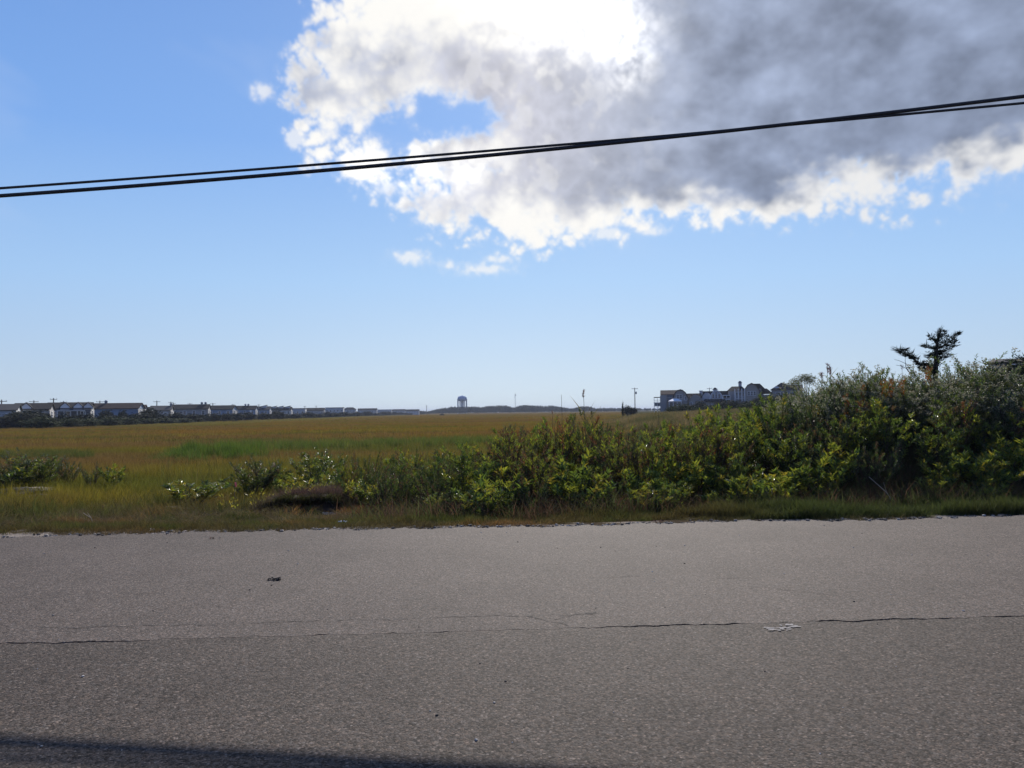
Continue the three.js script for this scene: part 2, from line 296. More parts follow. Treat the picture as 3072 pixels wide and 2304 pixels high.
// ---------------------------------------------------------------- plants
const leafMat = (rough = 0.95, coat = 0.38, tr = 0.5) => new THREE.MeshPhysicalMaterial({ vertexColors: true, roughness: rough, transmission: tr, thickness: 0, clearcoat: coat, clearcoatRoughness: 0.33, side: THREE.DoubleSide, specularIntensity: 0.4 });
const MAT = {
  leaf: leafMat(), dull: leafMat(1, 0, 0.35), needle: leafMat(1, 0, 0.12), grass: leafMat(0.95, 0.06, 0.5), fluff: leafMat(1, 0, 0.5),
  stem: new THREE.MeshStandardMaterial({ vertexColors: true, roughness: 0.95 }), wood: std([0.16, 0.135, 0.11], 0.95),
};
const vary = (r, c, a = 0.25) => { const k = 1 + a * (r() * 2 - 1), h = 0.12 * (r() - 0.5); return [c[0] * k * (1 + h), c[1] * k, c[2] * k * (1 - h)]; };
const pick = (r, list) => { let q = r(), i = 0; while (i < list.length - 1 && q > list[i][0]) { q -= list[i][0]; i++; } return list[i][1]; };
const onDir = (az, el) => V(Math.cos(az) * Math.cos(el), Math.sin(el), Math.sin(az) * Math.cos(el));

// a leafy shrub about H tall and W wide: stems from a narrow foot, twigs, leaves along the twigs
function shrubGeo(seed, o) {
  const r = rngOf(seed), leaves = new Tri(), wood = new Tri(), fluff = new Tri(), { H, W, stems, twigs, perTwig, len, wid, cols, bare = 0.3, stemCol = [0.045, 0.032, 0.024], upright = 0.6, seed: heads = 0, headCol } = o;
  for (let s = 0; s < stems; s++) {
    const az = (s / stems) * 6.283 + r() * 0.9, lean = (0.12 + 0.88 * Math.sqrt(r())) * W * 0.5, h = H * (1 - (o.uneven ?? 0.28) * r()) * (1 - 0.28 * (lean / (W * 0.5)) ** 2);
    const foot = V((r() - 0.5) * W * 0.22, -0.06, (r() - 0.5) * W * 0.22), tip = V(Math.cos(az) * lean, h, Math.sin(az) * lean), bend = V((r() - 0.5) * 0.16, 0, (r() - 0.5) * 0.16);
    const at = (t) => foot.clone().lerp(tip, t).add(V(bend.x, 0, bend.z).multiplyScalar(Math.sin(t * 3.1))).setY(lerp(foot.y, tip.y, 0.5 * t + 0.5 * Math.pow(t, 0.8)));
    wood.tube([at(0), at(0.35), at(0.7), at(1)], 0.007 + 0.007 * H * 0.6, 0.0025, vary(r, stemCol, 0.3), 4);
    for (let k = 0; k < twigs; k++) {
      const t0 = bare + (1 - bare) * ((k + r()) / twigs), p0 = at(t0), a2 = az + (r() - 0.5) * 3.6, L = W * (0.16 + 0.17 * r()) * (1.15 - 0.5 * t0), d = onDir(a2, upright + 0.55 * (r() - 0.4)), p1 = p0.clone().addScaledVector(d, L * 0.5), p2 = p1.clone().addScaledVector(d.clone().add(V(0, 0.35, 0)).normalize(), L * 0.5);
      wood.tube([p0, p1, p2], 0.003, 0.0012, vary(r, stemCol, 0.3), 3);
      const tone = pick(r, cols);
      for (let i = 0; i < perTwig; i++) {
        const q = 0.25 + 0.75 * ((i + r()) / perTwig), b = q < 0.5 ? p0.clone().lerp(p1, q * 2) : p1.clone().lerp(p2, q * 2 - 1), la = i * 2.4 + r() * 0.8, ld = onDir(la, 0).multiplyScalar(0.75).addScaledVector(d, 0.6).add(V(0, 0.25 * r(), 0)).normalize();
        const nn = V().crossVectors(ld, V(0, 1, 0)).cross(ld).normalize().multiplyScalar(1).add(V(r() - 0.5, r() - 0.3, r() - 0.5).multiplyScalar(0.9)).normalize();
        const ok = nn.clone().addScaledVector(ld, -nn.dot(ld)).normalize();
        leaves.leaf(b, ld, ok, len * (0.6 + 0.6 * r()), wid * (0.7 + 0.5 * r()), vary(r, r() < 0.8 ? tone : pick(r, cols), 0.28));
      }
      if (heads && r() < heads) {
        for (let i = 0; i < 9; i++) { const b = p2.clone().add(V((r() - 0.5) * 0.12, (r() - 0.3) * 0.07, (r() - 0.5) * 0.12)); for (let j = 0; j < 4; j++) { const fd = onDir(r() * 6.28, 0.3 + r()); fluff.leaf(b, fd, onDir(r() * 6.28, -0.4).cross(fd).normalize(), 0.02 + 0.018 * r(), 0.012, vary(r, headCol, 0.25), 0); } }
      }
    }
  }
  return { leaves: leaves.geo(), wood: wood.geo(), fluff: heads ? fluff.geo() : null };
}
const LG = [0.098, 0.140, 0.018], DG = [0.036, 0.060, 0.014], YG = [0.195, 0.215, 0.020], OL = [0.080, 0.080, 0.024], BR = [0.10, 0.060, 0.027], RD = [0.15, 0.06, 0.02], GY = [0.11, 0.138, 0.056], YE = [0.24, 0.20, 0.02];
function makeShrub(name, kind, label, seed, o, leafM = MAT.leaf) {
  const g = shrubGeo(seed, o), t = new THREE.Group(); t.name = name; t.userData = { label, category: 'shrub', kindName: name };
  part('stems', g.wood, MAT.stem, t); part('foliage', g.leaves, leafM, t); if (g.fluff) part('seed_heads', g.fluff, MAT.fluff, t);
  return t;
}
const elder = { H: 1.25, W: 1.05, stems: 11, twigs: 9, perTwig: 17, len: 0.094, wid: 0.031, bare: 0.2 };
const PROTO = {
  elder: [1, 2, 3, 4].map((s) => makeShrub('marsh_shrub', 'shrub', '', 100 + s, { ...elder, cols: [[0.42, LG], [0.2, DG], [0.22, YG], [0.1, OL], [0.06, YE]], stemCol: [0.05, 0.034, 0.025] })),
  dark: [1, 2, 3].map((s) => makeShrub('marsh_shrub', 'shrub', '', 120 + s, { ...elder, stems: 13, twigs: 9, perTwig: 17, len: 0.066, wid: 0.02, upright: 0.9, cols: [[0.4, DG], [0.3, OL], [0.15, BR], [0.15, LG]], stemCol: [0.06, 0.035, 0.025] })),
  russet: [1, 2].map((s) => makeShrub('marsh_shrub', 'shrub', '', 140 + s, { ...elder, stems: 15, twigs: 9, perTwig: 16, len: 0.075, wid: 0.025, upright: 0.8, uneven: 0.2, cols: [[0.24, OL], [0.22, BR], [0.3, YG], [0.1, RD], [0.14, LG]], stemCol: [0.085, 0.045, 0.03] })),
  low: [1, 2, 3].map((s) => makeShrub('leafy_bush', 'shrub', '', 160 + s, { H: 0.62, W: 0.8, stems: 9, twigs: 6, perTwig: 12, len: 0.11, wid: 0.04, bare: 0.25, upright: 0.5, cols: [[0.4, YG], [0.3, LG], [0.12, YE], [0.18, DG]], stemCol: [0.06, 0.04, 0.028] })),
  seedy: [1, 2, 3].map((s) => makeShrub('groundsel_shrub', 'shrub', '', 180 + s, { H: 1.6, W: 1.5, stems: 18, twigs: 13, perTwig: 12, uneven: 0.13, len: 0.062, wid: 0.022, bare: 0.3, upright: 0.75, cols: [[0.4, GY], [0.25, LG], [0.25, DG], [0.1, OL]], seed: 0.42, headCol: [0.26, 0.25, 0.18] })),
};
const F = 2470.4, horizonAt = (px) => 1236 - 0.0125 * (px - 1536);
const toX = (px, d) => ((px - 1536) / F) * d;                               // metres to the right of straight ahead
const topOf = (px, py, d) => 1.6 + ((horizonAt(px) - py) / F) * d;          // height of a point seen at that place
function grow(kind, i, x, d, h, label, group, turn, squeeze = 1) {
  const p = PROTO[kind][i % PROTO[kind].length], base = { elder: 1.2, dark: 1.2, russet: 1.2, low: 0.6, seedy: 1.55 }[kind], k = h / base, w = k > 1 ? Math.pow(k, 0.55) : Math.pow(k, 0.8);
  return copyOf(p, label, [x, land(x, d), -d], turn, [w * squeeze, k, w * squeeze], group);
}
// upper outline of the thicket on the right, and rows of shrubs from the verge back to it
const OUT = [[1120, 1390], [1200, 1362], [1300, 1335], [1400, 1322], [1480, 1300], [1540, 1262], [1620, 1256], [1700, 1232], [1780, 1236], [1850, 1262], [1950, 1250], [2050, 1236], [2150, 1214], [2250, 1196], [2350, 1174], [2450, 1130], [2540, 1094], [2640, 1074], [2720, 1094], [2800, 1118], [2860, 1066], [2940, 1052], [3010, 1066], [3072, 1122], [3400, 1084]];
for (const o of OUT) o[1] += o[0] < 1310 ? 9 : o[0] < 1900 ? 14 : o[0] < 2360 ? 22 : 31;
function outline(px) { for (let i = 0; i < OUT.length - 1; i++) if (px <= OUT[i + 1][0]) return lerp(OUT[i][1], OUT[i + 1][1], clamp((px - OUT[i][0]) / (OUT[i + 1][0] - OUT[i][0]))); return OUT[OUT.length - 1][1]; }
{
  const r = rngOf(777), made = [];
  const words = { elder: 'glossy green shrub', dark: 'dark olive shrub', russet: 'russet and yellow shrub', low: 'low yellow green bush', seedy: 'grey green seeding shrub' };
  const plural = { elder: 'glossy green shrubs', dark: 'dark olive shrubs', russet: 'russet and yellow shrubs', low: 'low yellow green bushes', seedy: 'grey green seeding shrubs' };
  const zoneOf = (px) => (px < 1420 ? 'at its left end' : px < 1640 ? 'left of the tall reed' : px < 1840 ? 'below the tall reed' : px < 2010 ? 'below the tall utility pole' : px < 2190 ? 'below the cupola house' : px < 2400 ? 'below the hip roofed house' : px < 2560 ? 'below the plumed reed pair' : px < 2740 ? 'left of the cedar' : px < 2900 ? 'below the cedar' : 'near the right edge');
  const rows = [[14.1, 0.62], [15.0, 0.95], [16.0, 1.25], [17.2, 1.5], [18.3, 9], [19.3, 9], [20.4, 9], [22, 9], [24.4, 9], [27.5, 9]];
  rows.forEach(([d0, cap], row) => {
    const step = row < 2 ? 0.62 : 0.64 + 0.05 * row;
    for (let x = -2.4; x < d0 * 0.72 + 1.2; x += step * (0.75 + 0.5 * r())) {
      const d = d0 + M * x + (r() - 0.5) * 0.8, px = 1536 + (x / d) * F, xx = x + (r() - 0.5) * 0.3;
      if (px < 1130 + row * 8 || (row === 0 && px < 1480 && r() < 0.65) || (row === 1 && px < 1430 && r() < 0.6)) continue;
      if (row > 6 && px < 2000) continue;
      if (row > 7 && px < 2250) continue;
      if (row === 0 && r() < 0.35) continue;
      const top = topOf(px, outline(px) + (r() * 30 - 6) + (px > 2480 && row >= 4 ? 24 : 0), d), gy = land(xx, d), full = top - gy, h = Math.max(0.3, Math.min(full, cap * (0.75 + 0.5 * r())));
      if (full < 0.25) continue;
      const q = r(); let kind;
      if (row <= 1) kind = q < 0.62 ? 'low' : q < 0.85 ? 'elder' : 'dark';
      else if (px <= 1430) kind = q < 0.6 ? 'dark' : q < 0.85 ? 'russet' : 'elder';
      else if (px < 1880) kind = q < 0.7 ? 'russet' : q < 0.8 ? 'elder' : 'dark';
      else if (row >= 4 && px > 2380) kind = q < 0.8 ? 'seedy' : q < 0.9 ? 'dark' : q < 0.96 ? 'elder' : 'russet';
      else kind = q < 0.58 ? 'elder' : q < 0.82 ? 'dark' : 'russet';
      const where = row <= 1 ? 'at the thicket foot' : row < 4 ? 'in the thicket front' : 'deep in the thicket';
      const o = grow(kind, Math.floor(r() * 9), xx, d, h, '-', `${plural[kind]} of the roadside thicket`, r() * 6.28); made.push({ o, kind, key: `${words[kind]} ${where} ${zoneOf(px)}`, px });
    }
  });
  const ORD = ['first', 'second', 'third', 'fourth', 'fifth', 'sixth', 'seventh', 'eighth', 'ninth', 'tenth', 'eleventh', 'twelfth', 'thirteenth', 'fourteenth', 'fifteenth', 'sixteenth', 'seventeenth', 'eighteenth', 'nineteenth', 'twentieth', 'twenty first', 'twenty second', 'twenty third', 'twenty fourth'];
  for (const m of made) { const same = made.filter((q) => q.key === m.key).sort((a, b) => a.px - b.px), at = same.indexOf(m); m.o.userData.label = same.length === 1 ? m.key : same.length === 2 ? `${['left', 'right'][at]} of two, ${m.key}` : `${ORD[at]} from left, ${m.key}`; }
  const n = made.length;
  // separate shrubs on the marsh edge, left of the thicket
  const S = [
    ['dark', 765, 1478, 1368, 21.5, 'bushy dark green shrub left of a second one above the eroded bank', 1.35], ['dark', 800, 1470, 1372, 22.4, 'dark twiggy shrub tucked against the right of the bushy shrub above the bank', 1.2],
    ['elder', 945, 1455, 1352, 22.5, 'rounded green shrub right of the bushy one above the eroded bank', 1.3], ['elder', 985, 1440, 1350, 24, 'green shrub leaning out on the right of the rounded shrub above the bank', 1.0],
    ['low', 875, 1470, 1428, 20.5, 'small yellow green bush between two dark shrubs above the eroded bank', 1], ['low', 980, 1470, 1425, 20.5, 'small bright leafed bush above the right end of the eroded bank', 1],
    ['low', 1135, 1498, 1440, 17.6, 'yellow leafed low bush on bare soil near the road verge', 1.25], ['low', 1075, 1490, 1445, 18, 'thin yellow green bush just left of the yellow leafed one', 0.9],
    ['low', 590, 1465, 1440, 19.5, 'sprawling pale yellow green bush left of the pink survey flag', 1.6],
    ['dark', 95, 1432, 1352, 26, 'wide dark shrub on the marsh edge at far left', 1.8], ['dark', 40, 1440, 1362, 26, 'dark shrub at the left edge of the view', 1.6], ['dark', 160, 1425, 1368, 27, 'dark twiggy shrub right of the wide one at far left', 1.4], ['dark', 205, 1420, 1378, 27, 'small leaning dark shrub ending the left hand clump', 1.1],
    ['elder', 70, 1436, 1378, 25, 'leafy green shrub between two dark ones at far left', 1.3], ['elder', 128, 1430, 1366, 25.5, 'leafy green shrub on the right of the wide dark shrub at far left', 1.1], ['low', 20, 1440, 1402, 24.5, 'low green bush at the very left edge', 1.5], ['elder', 835, 1468, 1398, 21.8, 'low green shrub filling the gap between the two bushes above the bank', 1.2], ['elder', 742, 1480, 1412, 21.2, 'small leafy shrub at the left foot of the bushy dark green shrub', 1.1],
    ['dark', 278, 1432, 1392, 25, 'small bushy dark plant in golden grass right of the left hand clump', 0.9], ['low', 340, 1430, 1396, 25, 'thin stemmed plant with a few green leaves in golden grass', 0.8],
    ['dark', 1110, 1440, 1352, 22, 'olive shrub at the left end of the thicket behind bare soil', 1.0], ['elder', 1190, 1440, 1358, 21, 'sparse green shrub where the thicket begins', 0.9], ['russet', 1050, 1450, 1385, 21, 'short russet shrub left of the thicket end', 0.8], ['dark', 1240, 1450, 1345, 20, 'olive shrub with bare lower stems at the left end of the thicket', 1],
    ['elder', 1350, 1470, 1330, 19.5, 'tall green shrub beside the russet part of the thicket', 1.0], ['elder', 1290, 1492, 1400, 17.5, 'green shrub in front of olive stems at the left end of the thicket', 0.9], ['elder', 1385, 1500, 1410, 17, 'green leafy shrub with pale twigs below it near the verge', 0.9],
  ];
  for (const [px, d, top, sq, l] of [[2450, 19.5, 1168, 1.0, 'small rounded seeding shrub right of the plumed reeds'], [2560, 19.5, 1130, 1.15, 'domed seeding shrub halfway between the plumed reeds and the cedar'], [2645, 20, 1108, 1.2, 'domed pale topped seeding shrub left of the bare twigs'], [2600, 18.6, 1165, 1.1, 'lower seeding shrub in front of the domes left of the cedar'], [2700, 18.4, 1180, 1.0, 'seeding shrub in front of the cedar foot, left one'], [2865, 19.5, 1090, 1.3, 'large domed seeding shrub at the right of the cedar'], [2945, 19, 1084, 1.35, 'largest domed seeding shrub near the right edge'], [3030, 18.6, 1118, 1.3, 'domed seeding shrub cut by the right edge'], [2800, 18.2, 1165, 1.2, 'seeding shrub in front of the cedar foot, right one'], [2900, 17.6, 1150, 1.2, 'lower seeding shrub in front of the largest dome'], [2985, 17.4, 1175, 1.2, 'low seeding shrub below the dome at the right edge'], [2350, 20, 1206, 0.9, 'small seeding shrub before the hip roofed house']]) S.push(['seedy', px, 0, top, d, l, sq]);
  S.forEach(([kind, px, , py, d, label, sq], i) => { const x = toX(px, d), h = topOf(px, py, d) - land(x, d); grow(kind, i, x, d, h, label, null, i * 1.9, sq); });
}

// ---------------------------------------------------------------- wind-shaped cedar on the rise, and the dark evergreen at the right edge
function cedarSpray(t, r, pts, rad0, col, density = 1) {
  // foliage tufts along a limb, blown upward and out
  for (let i = 0; i < pts.length - 1; i++) {
    const a = pts[i], b = pts[i + 1], L = a.distanceTo(b), n = Math.ceil(L * 26 * density);
    for (let k = 0; k < n; k++) {
      const q = (i + k / n) / (pts.length - 1), c = a.clone().lerp(b, k / n), R = rad0 * Math.pow(Math.sin(Math.PI * clamp(0.12 + 0.86 * q)), 0.7) * (0.6 + 0.7 * r()), dir = b.clone().sub(a).normalize();
      c.add(V((r() - 0.5) * R * 1.3, (r() - 0.35) * R * 0.9, (r() - 0.5) * R * 1.3));
      for (let j = 0; j < 7; j++) { const d = dir.clone().multiplyScalar(0.7).add(onDir(r() * 6.28, 0.9 * (r() - 0.25))).normalize(); t.leaf(c.clone().add(V((r() - 0.5) * 0.05, (r() - 0.5) * 0.05, (r() - 0.5) * 0.05)), d, V(r() - 0.5, r() - 0.5, r() - 0.5).cross(d).normalize(), (r() < 0.1 ? 0.22 : 0.07) + 0.09 * r(), 0.024, vary(r, col, 0.35), 0.1); }
    }
  }
}
{
  const d = 27, r = rngOf(4242), P = (px, py, dz = 0) => V(toX(px, d), topOf(px, py, d), -(d + dz));
  const t = thing('cedar_tree', 'dark windswept cedar silhouetted above the thicket with one long limb to the left', 'tree', [0, 0, 0]);
  const foot = P(2806, 1180); foot.y = land(foot.x, d) - 0.1;
  t.position.copy(foot); const L = (px, py, dz) => P(px, py, dz).sub(foot);
  const wood = new Tri(), fol = new Tri(), bark = [0.05, 0.04, 0.032], col = [0.016, 0.026, 0.015];
  wood.tube([V(0, 0, 0), L(2808, 1110), L(2811, 1070), L(2814, 1035), L(2822, 1005), L(2826, 992)], 0.1, 0.012, bark, 7);
  const limbs = [
    [[2812, 1105], [2785, 1090], [2760, 1092], [2745, 1075], [2722, 1062], [2700, 1052], [2692, 1050]],
    [[2808, 1120], [2780, 1110], [2768, 1112], [2755, 1100]], [[2700, 1053], [2715, 1048], [2718, 1046]], [[2752, 1082], [2735, 1068], [2718, 1066]],
    [[2812, 1050], [2800, 1042], [2790, 1038], [2778, 1036]], [[2814, 1028], [2805, 1018], [2796, 1012], [2792, 1009]], [[2818, 1010], [2822, 1000], [2827, 988]],
    [[2815, 1022], [2828, 1008], [2838, 1000], [2848, 994]], [[2812, 1045], [2834, 1036], [2852, 1024], [2866, 1016], [2877, 1006], [2886, 998]], [[2818, 1040], [2840, 1034], [2858, 1030], [2868, 1022]], [[2812, 1062], [2830, 1052], [2848, 1046], [2860, 1040]],
    [[2812, 1066], [2800, 1062], [2790, 1064], [2784, 1070]], [[2812, 1060], [2826, 1056], [2838, 1058], [2846, 1062]], [[2814, 1078], [2824, 1072], [2838, 1068], [2846, 1068]], [[2812, 1074], [2800, 1070], [2788, 1072]], [[2812, 1100], [2820, 1084], [2826, 1080]], [[2808, 1118], [2790, 1100], [2782, 1096], [2768, 1098]], [[2809, 1125], [2796, 1112], [2785, 1108]],
  ];
  limbs.forEach((pl, i) => { const dz = (r() - 0.5) * 0.5, pts = pl.map(([x, y], k) => L(x, y + 2, dz * (k / pl.length))); wood.tube(pts, i < 1 ? 0.05 : 0.022, 0.004, bark, 4); cedarSpray(fol, r, pts, [0.20, 0.20, 0.07, 0.13, 0.12, 0.14, 0.09, 0.19, 0.25, 0.24, 0.24, 0.17, 0.19, 0.17, 0.16, 0.17, 0.24, 0.24][i], col, 1.9); });
  part('trunk', wood.geo(), MAT.stem, t); part('crown', fol.geo(), MAT.needle, t);

  // bare twigs beside it
  const tw = thing('bare_shrub', 'leafless grey twigs rising left of the windswept cedar', 'shrub', [toX(2730, 25), land(toX(2730, 25), 25), -25]);
  const bt = new Tri(), B = (px, py) => V(toX(px, 25), topOf(px, py, 25), -25).sub(tw.position);
  for (const pl of [[[2740, 1130], [2735, 1112], [2722, 1092], [2700, 1082], [2685, 1078]], [[2735, 1125], [2720, 1105], [2705, 1098], [2690, 1095]], [[2738, 1130], [2719, 1100], [2718, 1080], [2719, 1070]], [[2742, 1128], [2742, 1100], [2746, 1082]]]) bt.tube(pl.map((p) => B(...p)), 0.012, 0.004, [0.10, 0.085, 0.075], 4);
  bt.tube([V(0, 0, 0), B(2740, 1130)], 0.02, 0.012, [0.10, 0.085, 0.075], 4);
  part('twigs', bt.geo(), MAT.stem, tw);

  // dark evergreen cut by the right edge
  const e = thing('evergreen_tree', 'dense dark evergreen at the right edge behind the seeding shrubs', 'tree', [toX(3085, 24), land(toX(3085, 24), 24), -24]);
  const ew = new Tri(), ef = new Tri(), hT = topOf(3072, 1066, 24) - e.position.y;
  ew.tube([V(0, -0.1, 0), V(0.05, hT * 0.5, 0), V(0, hT * 0.95, 0)], 0.11, 0.02, bark, 7);
  for (let i = 0; i < 46; i++) { const q = (i + 0.5) / 46, y = hT * (0.12 + 0.86 * q), a = i * 2.4, l = (0.45 + 0.95 * Math.pow(1 - q, 0.5)) * (0.8 + 0.35 * r()), pts = [V(0, y - 0.15, 0), V(Math.cos(a) * l * 0.5, y - 0.02, Math.sin(a) * l * 0.5), V(Math.cos(a) * l, y + 0.12, Math.sin(a) * l)]; ew.tube(pts, 0.02, 0.004, bark, 3); cedarSpray(ef, r, pts, 0.2, [0.013, 0.024, 0.012], 0.75); }
  part('trunk', ew.geo(), MAT.stem, e); part('crown', ef.geo(), MAT.needle, e);
}

// pale feathery tree behind the small hip roof, and plumed reeds
function plumeReed(label, px, pyTop, pyBase, d, plume, leaves, lean, seed, colr = [0.16, 0.11, 0.095]) {
  const x = toX(px, d), y0 = Math.max(land(x, d), topOf(px, pyBase, d) - 1.2), h = topOf(px, pyTop, d) - land(x, d), r = rngOf(seed);
  const t = thing('plumed_reed', label, 'reed', [x, land(x, d), -d]), st = new Tri(), pl = new Tri(), lf = new Tri();
  const at = (q) => V(lean * q * q, h * q, 0.05 * Math.sin(q * 3));
  st.tube([at(0), at(0.3), at(0.6), at(0.85), at(1)], 0.008, 0.004, [0.12, 0.095, 0.05], 4);
  const n = Math.round(plume * 220);
  for (let i = 0; i < n; i++) { const q = 1 - (plume / h) * r(), c = at(q), w = plume * 0.16 * Math.sin(Math.PI * clamp((1 - q) * h / plume * 0.85 + 0.1)); const dd = onDir(r() * 6.28, 0.7 + 0.7 * r()); pl.leaf(c.add(V((r() - 0.5) * w, 0, (r() - 0.5) * w)), dd, V(r() - 0.5, r() - 0.5, r() - 0.5).cross(dd).normalize(), 0.05 + 0.05 * r(), 0.012, vary(r, colr, 0.3), 0); }
  for (let i = 0; i < leaves; i++) { const q = 0.35 + 0.5 * ((i + r()) / leaves), b = at(q), dd = onDir(r() < 0.75 ? 0.3 * (r() - 0.5) : 3.1, 0.75 + 0.35 * r()); lf.leaf(b, dd, onDir(r() * 6, 0.1).cross(dd).normalize(), 0.42 + 0.2 * r(), 0.02, vary(r, [0.14, 0.125, 0.05], 0.3), 0.05); }
  part('stalk', st.geo(), MAT.stem, t); if (n) part('plume', pl.geo(), MAT.fluff, t); if (leaves) part('leaves', lf.geo(), MAT.grass, t);
}
plumeReed('tall reed with one brown plume and drooping leaves above the russet shrubs', 1757, 1174, 1260, 19, 0.16, 9, -0.06, 51);
plumeReed('tallest plumed reed left of the seeding shrubs', 2472, 1094, 1170, 20, 0.22, 4, 0.1, 52, [0.13, 0.085, 0.085]);
plumeReed('plumed reed leaning just right of the tallest reed', 2478, 1103, 1170, 20.3, 0.2, 3, 0.12, 53, [0.13, 0.085, 0.085]);
plumeReed('shorter plumed reed below the tallest reed', 2461, 1120, 1180, 19.7, 0.14, 2, 0.04, 54, [0.13, 0.085, 0.085]);
plumeReed('single plumed reed standing apart right of the reed pair', 2489, 1106, 1160, 21, 0.17, 2, 0.02, 55, [0.11, 0.085, 0.10]);
plumeReed('plumed reed beside the bare twigs left of the cedar', 2705, 1098, 1150, 23, 0.11, 1, 0.02, 56, [0.11, 0.085, 0.09]);
plumeReed('thin bare reed stalk against the sky left of the plumed reed', 1686, 1184, 1260, 21, 0, 0, -0.02, 57);
plumeReed('dark reed stalk in the marsh left of the russet shrubs', 1656, 1236, 1270, 24, 0.1, 1, 0.0, 58);
plumeReed('pale reed stalk in grass in front of the beach houses', 1972, 1215, 1262, 24, 0, 1, 0.02, 59);
{
  const d = 60, x = toX(2408, d), y0 = land(x, d), r = rngOf(88), t = thing('feathery_tree', 'pale thin leaved tree rising behind the small hip roof', 'tree', [x, y0, -d]), w = new Tri(), f = new Tri();
  const Q = (px, py, dz = 0) => V(toX(px, d) - x, topOf(px, py, d) - y0, dz);
  for (const [px, py] of [[2376, 1146], [2388, 1138], [2398, 1133], [2408, 1130], [2418, 1128], [2426, 1129], [2434, 1132], [2438, 1140], [2366, 1152]]) {
    const dz = (r() - 0.5) * 1.2, b = Q(2420 + (px - 2420) * 0.35, 1172, dz * 0.4), tip = Q(px, py, dz); w.tube([V(0, 0, 0), b, b.clone().lerp(tip, 0.5).add(V(0, 0.06, 0)), tip], 0.022, 0.008, [0.06, 0.052, 0.042], 4);
    for (let i = 0; i < 150; i++) { const q = 0.45 + 0.6 * Math.sqrt(r()), c = b.clone().lerp(tip, q).add(V((r() - 0.5) * 0.5, (r() - 0.5) * 0.3, (r() - 0.5) * 0.5)), dd = onDir(r() * 6.28, 0.5 * (r() - 0.2)); f.leaf(c, dd, V(r() - 0.5, r(), r() - 0.5).cross(dd).normalize(), 0.1 + 0.06 * r(), 0.045, vary(r, [0.16, 0.165, 0.085], 0.3)); }
  }
  part('trunk', w.geo(), MAT.stem, t); part('crown', f.geo(), MAT.dull, t);
}

// ---------------------------------------------------------------- grasses (uncounted: instanced stuff)
MAT.grass.color.setScalar(1.05); MAT.grass.specularIntensity = 0.12; MAT.grass.clearcoat = 0;
function tuftGeo(seed, blades, H, spread, wid, bend, seg = 2) {
  const r = rngOf(seed), t = new Tri();
  for (let i = 0; i < blades; i++) {
    const a = r() * 6.28, q = Math.sqrt(r()) * spread, b = V(Math.cos(a) * q, -0.04, Math.sin(a) * q), h = H * (0.5 + 0.5 * r()), la = r() * 6.28, ln = bend * h * (0.25 + r()), w = wid * (0.7 + 0.6 * r()), fa = r() * 6.28, s = V(Math.cos(fa) * w / 2, 0, Math.sin(fa) * w / 2), k = 0.75 + 0.5 * r(), hu = 0.16 * (r() - 0.5), col = [k * (1 + hu), k, k * (1 - hu)];
    const P = (u) => b.clone().add(V(Math.cos(la) * ln * u * u, h * u * (1 - 0.12 * u), Math.sin(la) * ln * u * u));
    if (seg === 2) { const m = P(0.55), e = P(1); t.quad(b.clone().sub(s), b.clone().add(s), m.clone().addScaledVector(s, 0.75), m.clone().addScaledVector(s, -0.75), col); t.tri(m.clone().addScaledVector(s, -0.75), m.clone().addScaledVector(s, 0.75), e, col); }
    else t.tri(b.clone().sub(s), b.clone().add(s), P(1), col);
  }
  return t.geo();
}
const placed = new THREE.Matrix4(), quat = new THREE.Quaternion(), UPV = V(0, 1, 0), tint = new THREE.Color();
function meadow(name, label, category, geo, count, seed, spot, mat = MAT.grass) {
  const r = rngOf(seed), list = [];
  for (let i = 0; i < count; i++) { const s = spot(r); if (s) list.push(s); }
  const m = new THREE.InstancedMesh(geo, mat, list.length); m.name = numbered(name); m.castShadow = m.receiveShadow = true;
  list.forEach((s, i) => {
    quat.setFromAxisAngle(UPV, r() * 6.28); placed.compose(V(s.x, s.y ?? land(s.x, s.d), -s.d), quat, V(s.w ?? 1, s.h ?? 1, s.w ?? 1)); m.setMatrixAt(i, placed); tint.setRGB(...s.c); m.setColorAt(i, tint);
  });
  scene.add(m); return tag(m, label, category, null, 'stuff');
}
const inView = (r, d, margin = 1.5) => (r() * 2 - 1) * (d * 0.7 + margin + 1.5);
const ringD = (r, a, b) => Math.sqrt(a * a + (b * b - a * a) * r());      // even over the ground
const fromV = (u, v) => { const [x, d] = roadXZ(u, v); return { x, d }; };
const pitX = [-5.35, -3.35], pit = (x, d) => x > pitX[0] - 0.1 && x < pitX[1] + 0.1 && d > 16.7 && d < 18.7;

